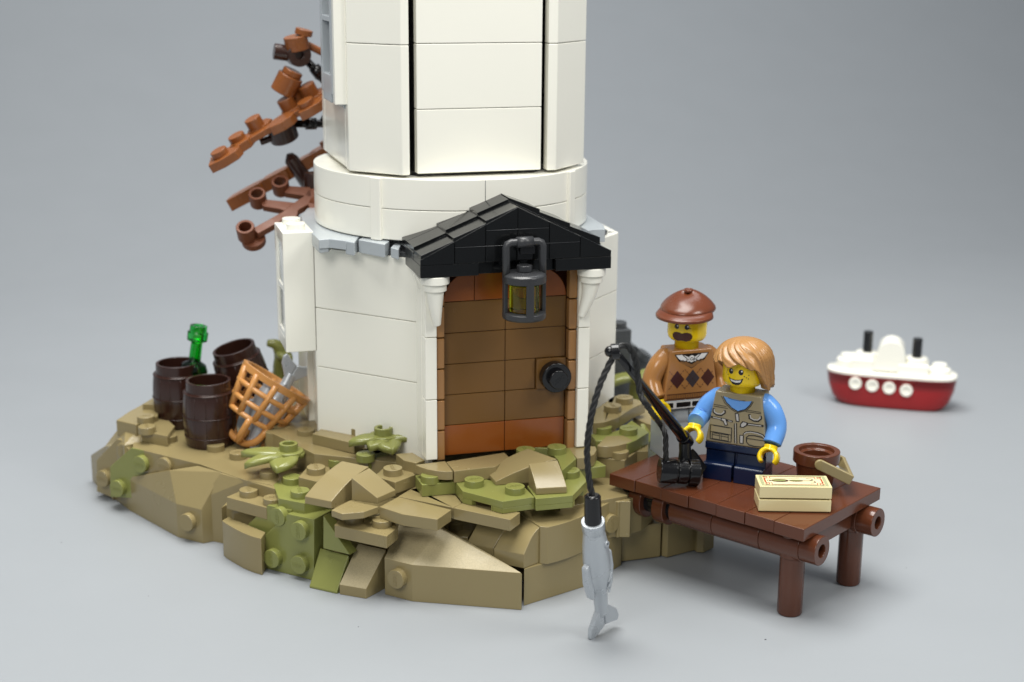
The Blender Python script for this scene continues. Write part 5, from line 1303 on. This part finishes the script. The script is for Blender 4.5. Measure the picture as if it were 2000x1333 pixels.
# ================================================================ tackle box on the pier
a, b = at(1481, 1000.8, ZP), at(1622.7, 1003, ZP); d = (b-a); Lb_ = d.length; d.normalize(); nn = Vector((-d.y, d.x, 0))
mt = Matrix((d, nn, Vector((0, 0, 1)))).transposed().to_4x4(); mt.translation = a
hb = (zabove(a, 950)-ZP)/2
tb = thing('tackle_box', 'cream two layer tackle box with printed lure on its lid', 'tackle box', a, RZ(math.degrees(math.atan2(d.y, d.x))))
bw = 8.0
bm = BM(); box(bm, 0, Lb_, 0, bw, 0.25, hb-0.1, mt); box(bm, 0.4, Lb_-0.4, 0.4, bw-0.4, 0.0, 0.4, mt); obj('box_base', bm, 'tanl', tb, 0.2)
bm = BM(); box(bm, 0.05, Lb_, 0, bw, hb+0.25, 2*hb, mt); box(bm, 0.5, Lb_-0.5, 0.4, bw-0.4, hb-0.1, hb+0.3, mt); lid = obj('box_lid', bm, 'tanl', tb, 0.2)
def ft(x, y): return mt @ Vector((x*Lb_/16, y*bw/8, 2*hb+0.03))
g = lift(ft, 0.02, mt); g2 = lift(ft, 0.05, mt)
prt('lid_border', 'inkol', tb, [('c', [(0.95, 0.8), (15.05, 0.8), (15.05, 7.2), (0.95, 7.2)], 0.7)], ft, lid)
prt('lid_field', 'inkcr', tb, [('p', [(1.9, 1.6), (14.1, 1.6), (14.1, 6.4), (1.9, 6.4)])], ft, lid)
red = [('l', [(3.0, 1.35), (13.0, 1.35)], 0.14), ('l', [(3.0, 6.65), (13.0, 6.65)], 0.14), ('l', [(1.7, 2.6), (1.7, 5.4)], 0.32), ('l', [(14.3, 2.6), (14.3, 5.4)], 0.32)]
for sx in (0, 1):
    for sy in (0, 1):
        X = lambda x: x if not sx else 16-x
        Y = lambda y: y if not sy else 8-y
        red += [('l', [(X(1.6), Y(1.4)), (X(2.4), Y(1.4)), (X(2.4), Y(2.2)), (X(1.6), Y(2.2))], 0.22), ('l', [(X(3.0), Y(1.35)), (X(3.0), Y(2.6)), (X(1.7), Y(2.6))], 0.2), ('p', disc2(X(1.7), Y(1.5), 0.25))]
prt('lid_corners', 'inkred', tb, red, g, lid)
prt('lure_print', 'inkbr', tb, [('p', disc2(5.0, 4.0, 1.95, 1.05)), ('p', disc2(8.6, 4.0, 1.6, 0.62)), ('l', [(2.6, 4.0), (3.2, 4.0)], 0.3), ('c', disc2(2.6, 4.0, 0.4, n=10), 0.16), ('l', [(10.0, 4.0), (11.6, 4.1), (12.4, 4.7), (12.2, 5.4), (11.0, 5.6)], 0.26), ('l', [(11.6, 4.1), (12.6, 3.9), (12.8, 3.1), (12.2, 2.6), (11.6, 2.5)], 0.26), ('l', [(3.0, 5.4), (9.5, 5.6)], 0.12)], g, lid)
prt('lure_print', 'olive', tb, [('p', disc2(4.9, 4.05, 1.5, 0.7)), ('p', disc2(8.5, 4.0, 1.2, 0.35))], g2, lid)

# ================================================================ bucket on the pier
pc = at(1591, 948, ZP); zr = zabove(pc, 879)
bkt = thing('bucket', 'reddish brown bucket with tan handle behind the tackle box', 'bucket', (pc.x, pc.y, ZP))
mk = Matrix.Translation((pc.x, pc.y, 0))
dst = (Vector((pc.x, pc.y, zr))-CAM).dot(FW); rr = 45.3*dst/F_PX
bm = BM(); lathe(bm, [(0, ZP), (rr*0.74, ZP), (rr*0.87, zr-3.0), (rr, zr-2.9), (rr, zr), (rr*0.76, zr), (rr*0.72, zr-1.0), (rr*0.60, zr-1.2), (rr*0.56, ZP+1.5), (0, ZP+1.5)], 48, mk); obj('bucket_body', bm, 'rbrown', bkt, 0.18)
hd_ = math.radians(-20); dxy = Vector((math.cos(hd_), math.sin(hd_), 0)); sxy = Vector((-dxy.y, dxy.x, 0))
cen = Vector((pc.x, pc.y, zr-1.6)); dn = (dxy*0.88+Vector((0, 0, -0.42))).normalized(); dpv = dn.cross(sxy).normalized()
bm = BM()
for s in (-1, 1):
    o_ = cen+sxy*s*(rr+0.25)
    mm2 = Matrix((dn, dpv, sxy*s)).transposed().to_4x4(); mm2.translation = o_
    prism(bm, [(1.3*math.cos(t), 1.3*math.sin(t)) for t in [math.pi/2+math.pi*i/10 for i in range(11)]]+[(rr+3.0, -1.3), (rr+3.0, 1.3)], 0, 1.1, mm2)
mm2 = Matrix((dn, dpv, sxy)).transposed().to_4x4(); mm2.translation = cen
prism(bm, [(rr+1.9, -1.25), (rr+3.0, -1.25), (rr+3.0, 1.25), (rr+1.9, 1.25)], -rr-0.3, rr+0.3, mm2)
obj('bucket_handle', bm, 'tan', bkt, 0.3, seg=3)

# ================================================================ small red and white boat behind
b0, b1_ = at(1640, 792, T), at(1836, 808, T); d = b1_-b0; Lw = d.length; d.normalize(); nn = Vector((-d.y, d.x, 0))
mB = Matrix((d, nn, Vector((0, 0, 1)))).transposed().to_4x4(); mB.translation = Vector((b0.x, b0.y, T))
boat = thing('toy_boat', 'small red and white toy steamboat with two black funnels on the table', 'boat', (b0.x, b0.y, T), RZ(math.degrees(math.atan2(d.y, d.x))))
zh = zabove(at(1735, 800, T), 738)-T      # height of the deck edge
ppm = F_PX/((Vector((b0.x, b0.y, T))-CAM).dot(FW)); Lt = 243/ppm/0.985
W_ = 14.0; off = -(Lt-Lw)*0.52
def hullsec(k, z, n=40):
    """boat outline: bluff bow left, rounder stern right; k scales length"""
    pts = []
    Lk = Lw+(Lt-Lw)*k; o_ = off*k; hw_ = W_/2*(0.86+0.14*k)
    for i in range(n):
        a = 2*math.pi*i/n; x, y = math.cos(a), math.sin(a); ex = 0.6 if x < 0 else 0.34
        X = math.copysign(abs(x)**ex, x); Yy = math.copysign(abs(y)**0.8, y)
        pts.append(mB @ Vector((o_+Lk/2+X*Lk/2, W_/2*0.86+Yy*hw_, z)))
    return pts
bm = BM(); rs = [[bm.verts.new(p) for p in hullsec(k, z)] for k, z in ((0.05, 0.3), (0.28, 0.9), (0.6, 3), (0.86, 7), (0.98, zh-0.2), (0.98, zh-0.1))]
for a, b in zip(rs, rs[1:]):
    for i in range(40): bm.faces.new((a[i], a[(i+1) % 40], b[(i+1) % 40], b[i]))
bm.faces.new(rs[0][::-1]); bm.faces.new(rs[-1]); hl = obj('boat_hull', bm, 'red', boat, 0.2, ang=50)
bm = BM(); rs = [[bm.verts.new(p) for p in hullsec(k, z)] for k, z in ((0.95, zh-0.3), (1.0, zh), (1.0, zh+0.9), (0.93, zh+1.2))]
for a, b in zip(rs, rs[1:]):
    for i in range(40): bm.faces.new((a[i], a[(i+1) % 40], b[(i+1) % 40], b[i]))
bm.faces.new(rs[0][::-1]); bm.faces.new(rs[-1]); dk = obj('deck', bm, 'white', boat, 0.3, ang=50)
cB = mB @ Vector((Lw/2, W_*0.43-5, zh))
def bpt(px, py): return mB.inverted() @ onpl(px, py, cB, -nn)
bm = BM(); y0, y1 = W_*0.43-5, W_*0.43+5
def bblock(bm, pa, pb, z0=None, yy=None):
    A = bpt(*pa); B_ = bpt(*pb); box(bm, A.x, B_.x, (yy or (y0, y1))[0], (yy or (y0, y1))[1], zh+0.8 if z0 is None else z0, A.z, mB)
bblock(bm, (1662, 701), (1706, 701)); bblock(bm, (1755, 713), (1815, 713))
for px, py in ((1692, 694), (1790, 705)):
    q = bpt(px, py); lathe(bm, [(0, q.z-4), (3.7, q.z-4), (3.7, q.z), (0, q.z)], 28, mB @ Matrix.Translation((q.x, W_*0.43, 0)))
q = bpt(1656, 700); lathe(bm, [(0, zh+0.8), (3.9, zh+0.8), (3.9, q.z-1.2), (2.6, q.z-1.0), (2.6, q.z+0.4), (0, q.z+0.4)], 28, mB @ Matrix.Translation((q.x, W_*0.43, 0)))
q = bpt(1836, 722); lathe(bm, [(0, zh+0.8), (3.9, zh+0.8), (3.8, q.z-1.0), (2.6, q.z-0.4), (2.4, q.z+0.8), (0, q.z+0.8)], 28, mB @ Matrix.Translation((q.x, W_*0.43, 0)))
obj('deckhouse', bm, 'white', boat, 0.35, seg=3)
bm = BM(); q = bpt(1741, 690); qt = bpt(1741, 668); rA_ = 4.6
pts = [(q.x+rA_*math.cos(t), qt.z-rA_+rA_*math.sin(t)) for t in [math.pi*i/16 for i in range(17)]]+[(q.x-rA_-2.2, zh+1.6), (q.x+rA_+1.0, zh+1.6)]
vs = prism(bm, pts, y0+0.4, y1-0.4)
for v in vs: v.co = mB @ Vector((v.co.x, v.co.z, v.co.y))
obj('wheelhouse', bm, 'white', boat, 0.3, seg=3)
for (px, pt_, pb_) in ((1693, 654, 694), (1790, 668, 706)):
    q0, q1 = bpt(px, pb_), bpt(px, pt_); bm = BM(); cyl(bm, 1.65, q0.z-0.5, q1.z, mB @ Matrix.Translation((q0.x, W_*0.43, 0)), 20); obj('funnel', bm, 'black', boat, 0.2)
for px, py in ((1670.5, 749), (1703.5, 753.5), (1736.5, 758), (1770, 763)):
    q = mB.inverted() @ onpl(px, py, mB @ Vector((0, -0.9, 0)), -nn)
    bm = BM(); cc = mB @ Vector((q.x, -0.55, q.z)); pipe(bm, 2.15, 1.2, -1.4, 0.85, mat_at(cc, -nn+Vector((0, 0, 0.0))), 24); cyl(bm, 1.3, -1.4, 0.45, mat_at(cc, -nn), 20); obj('porthole', bm, 'white', hl, 0.15)
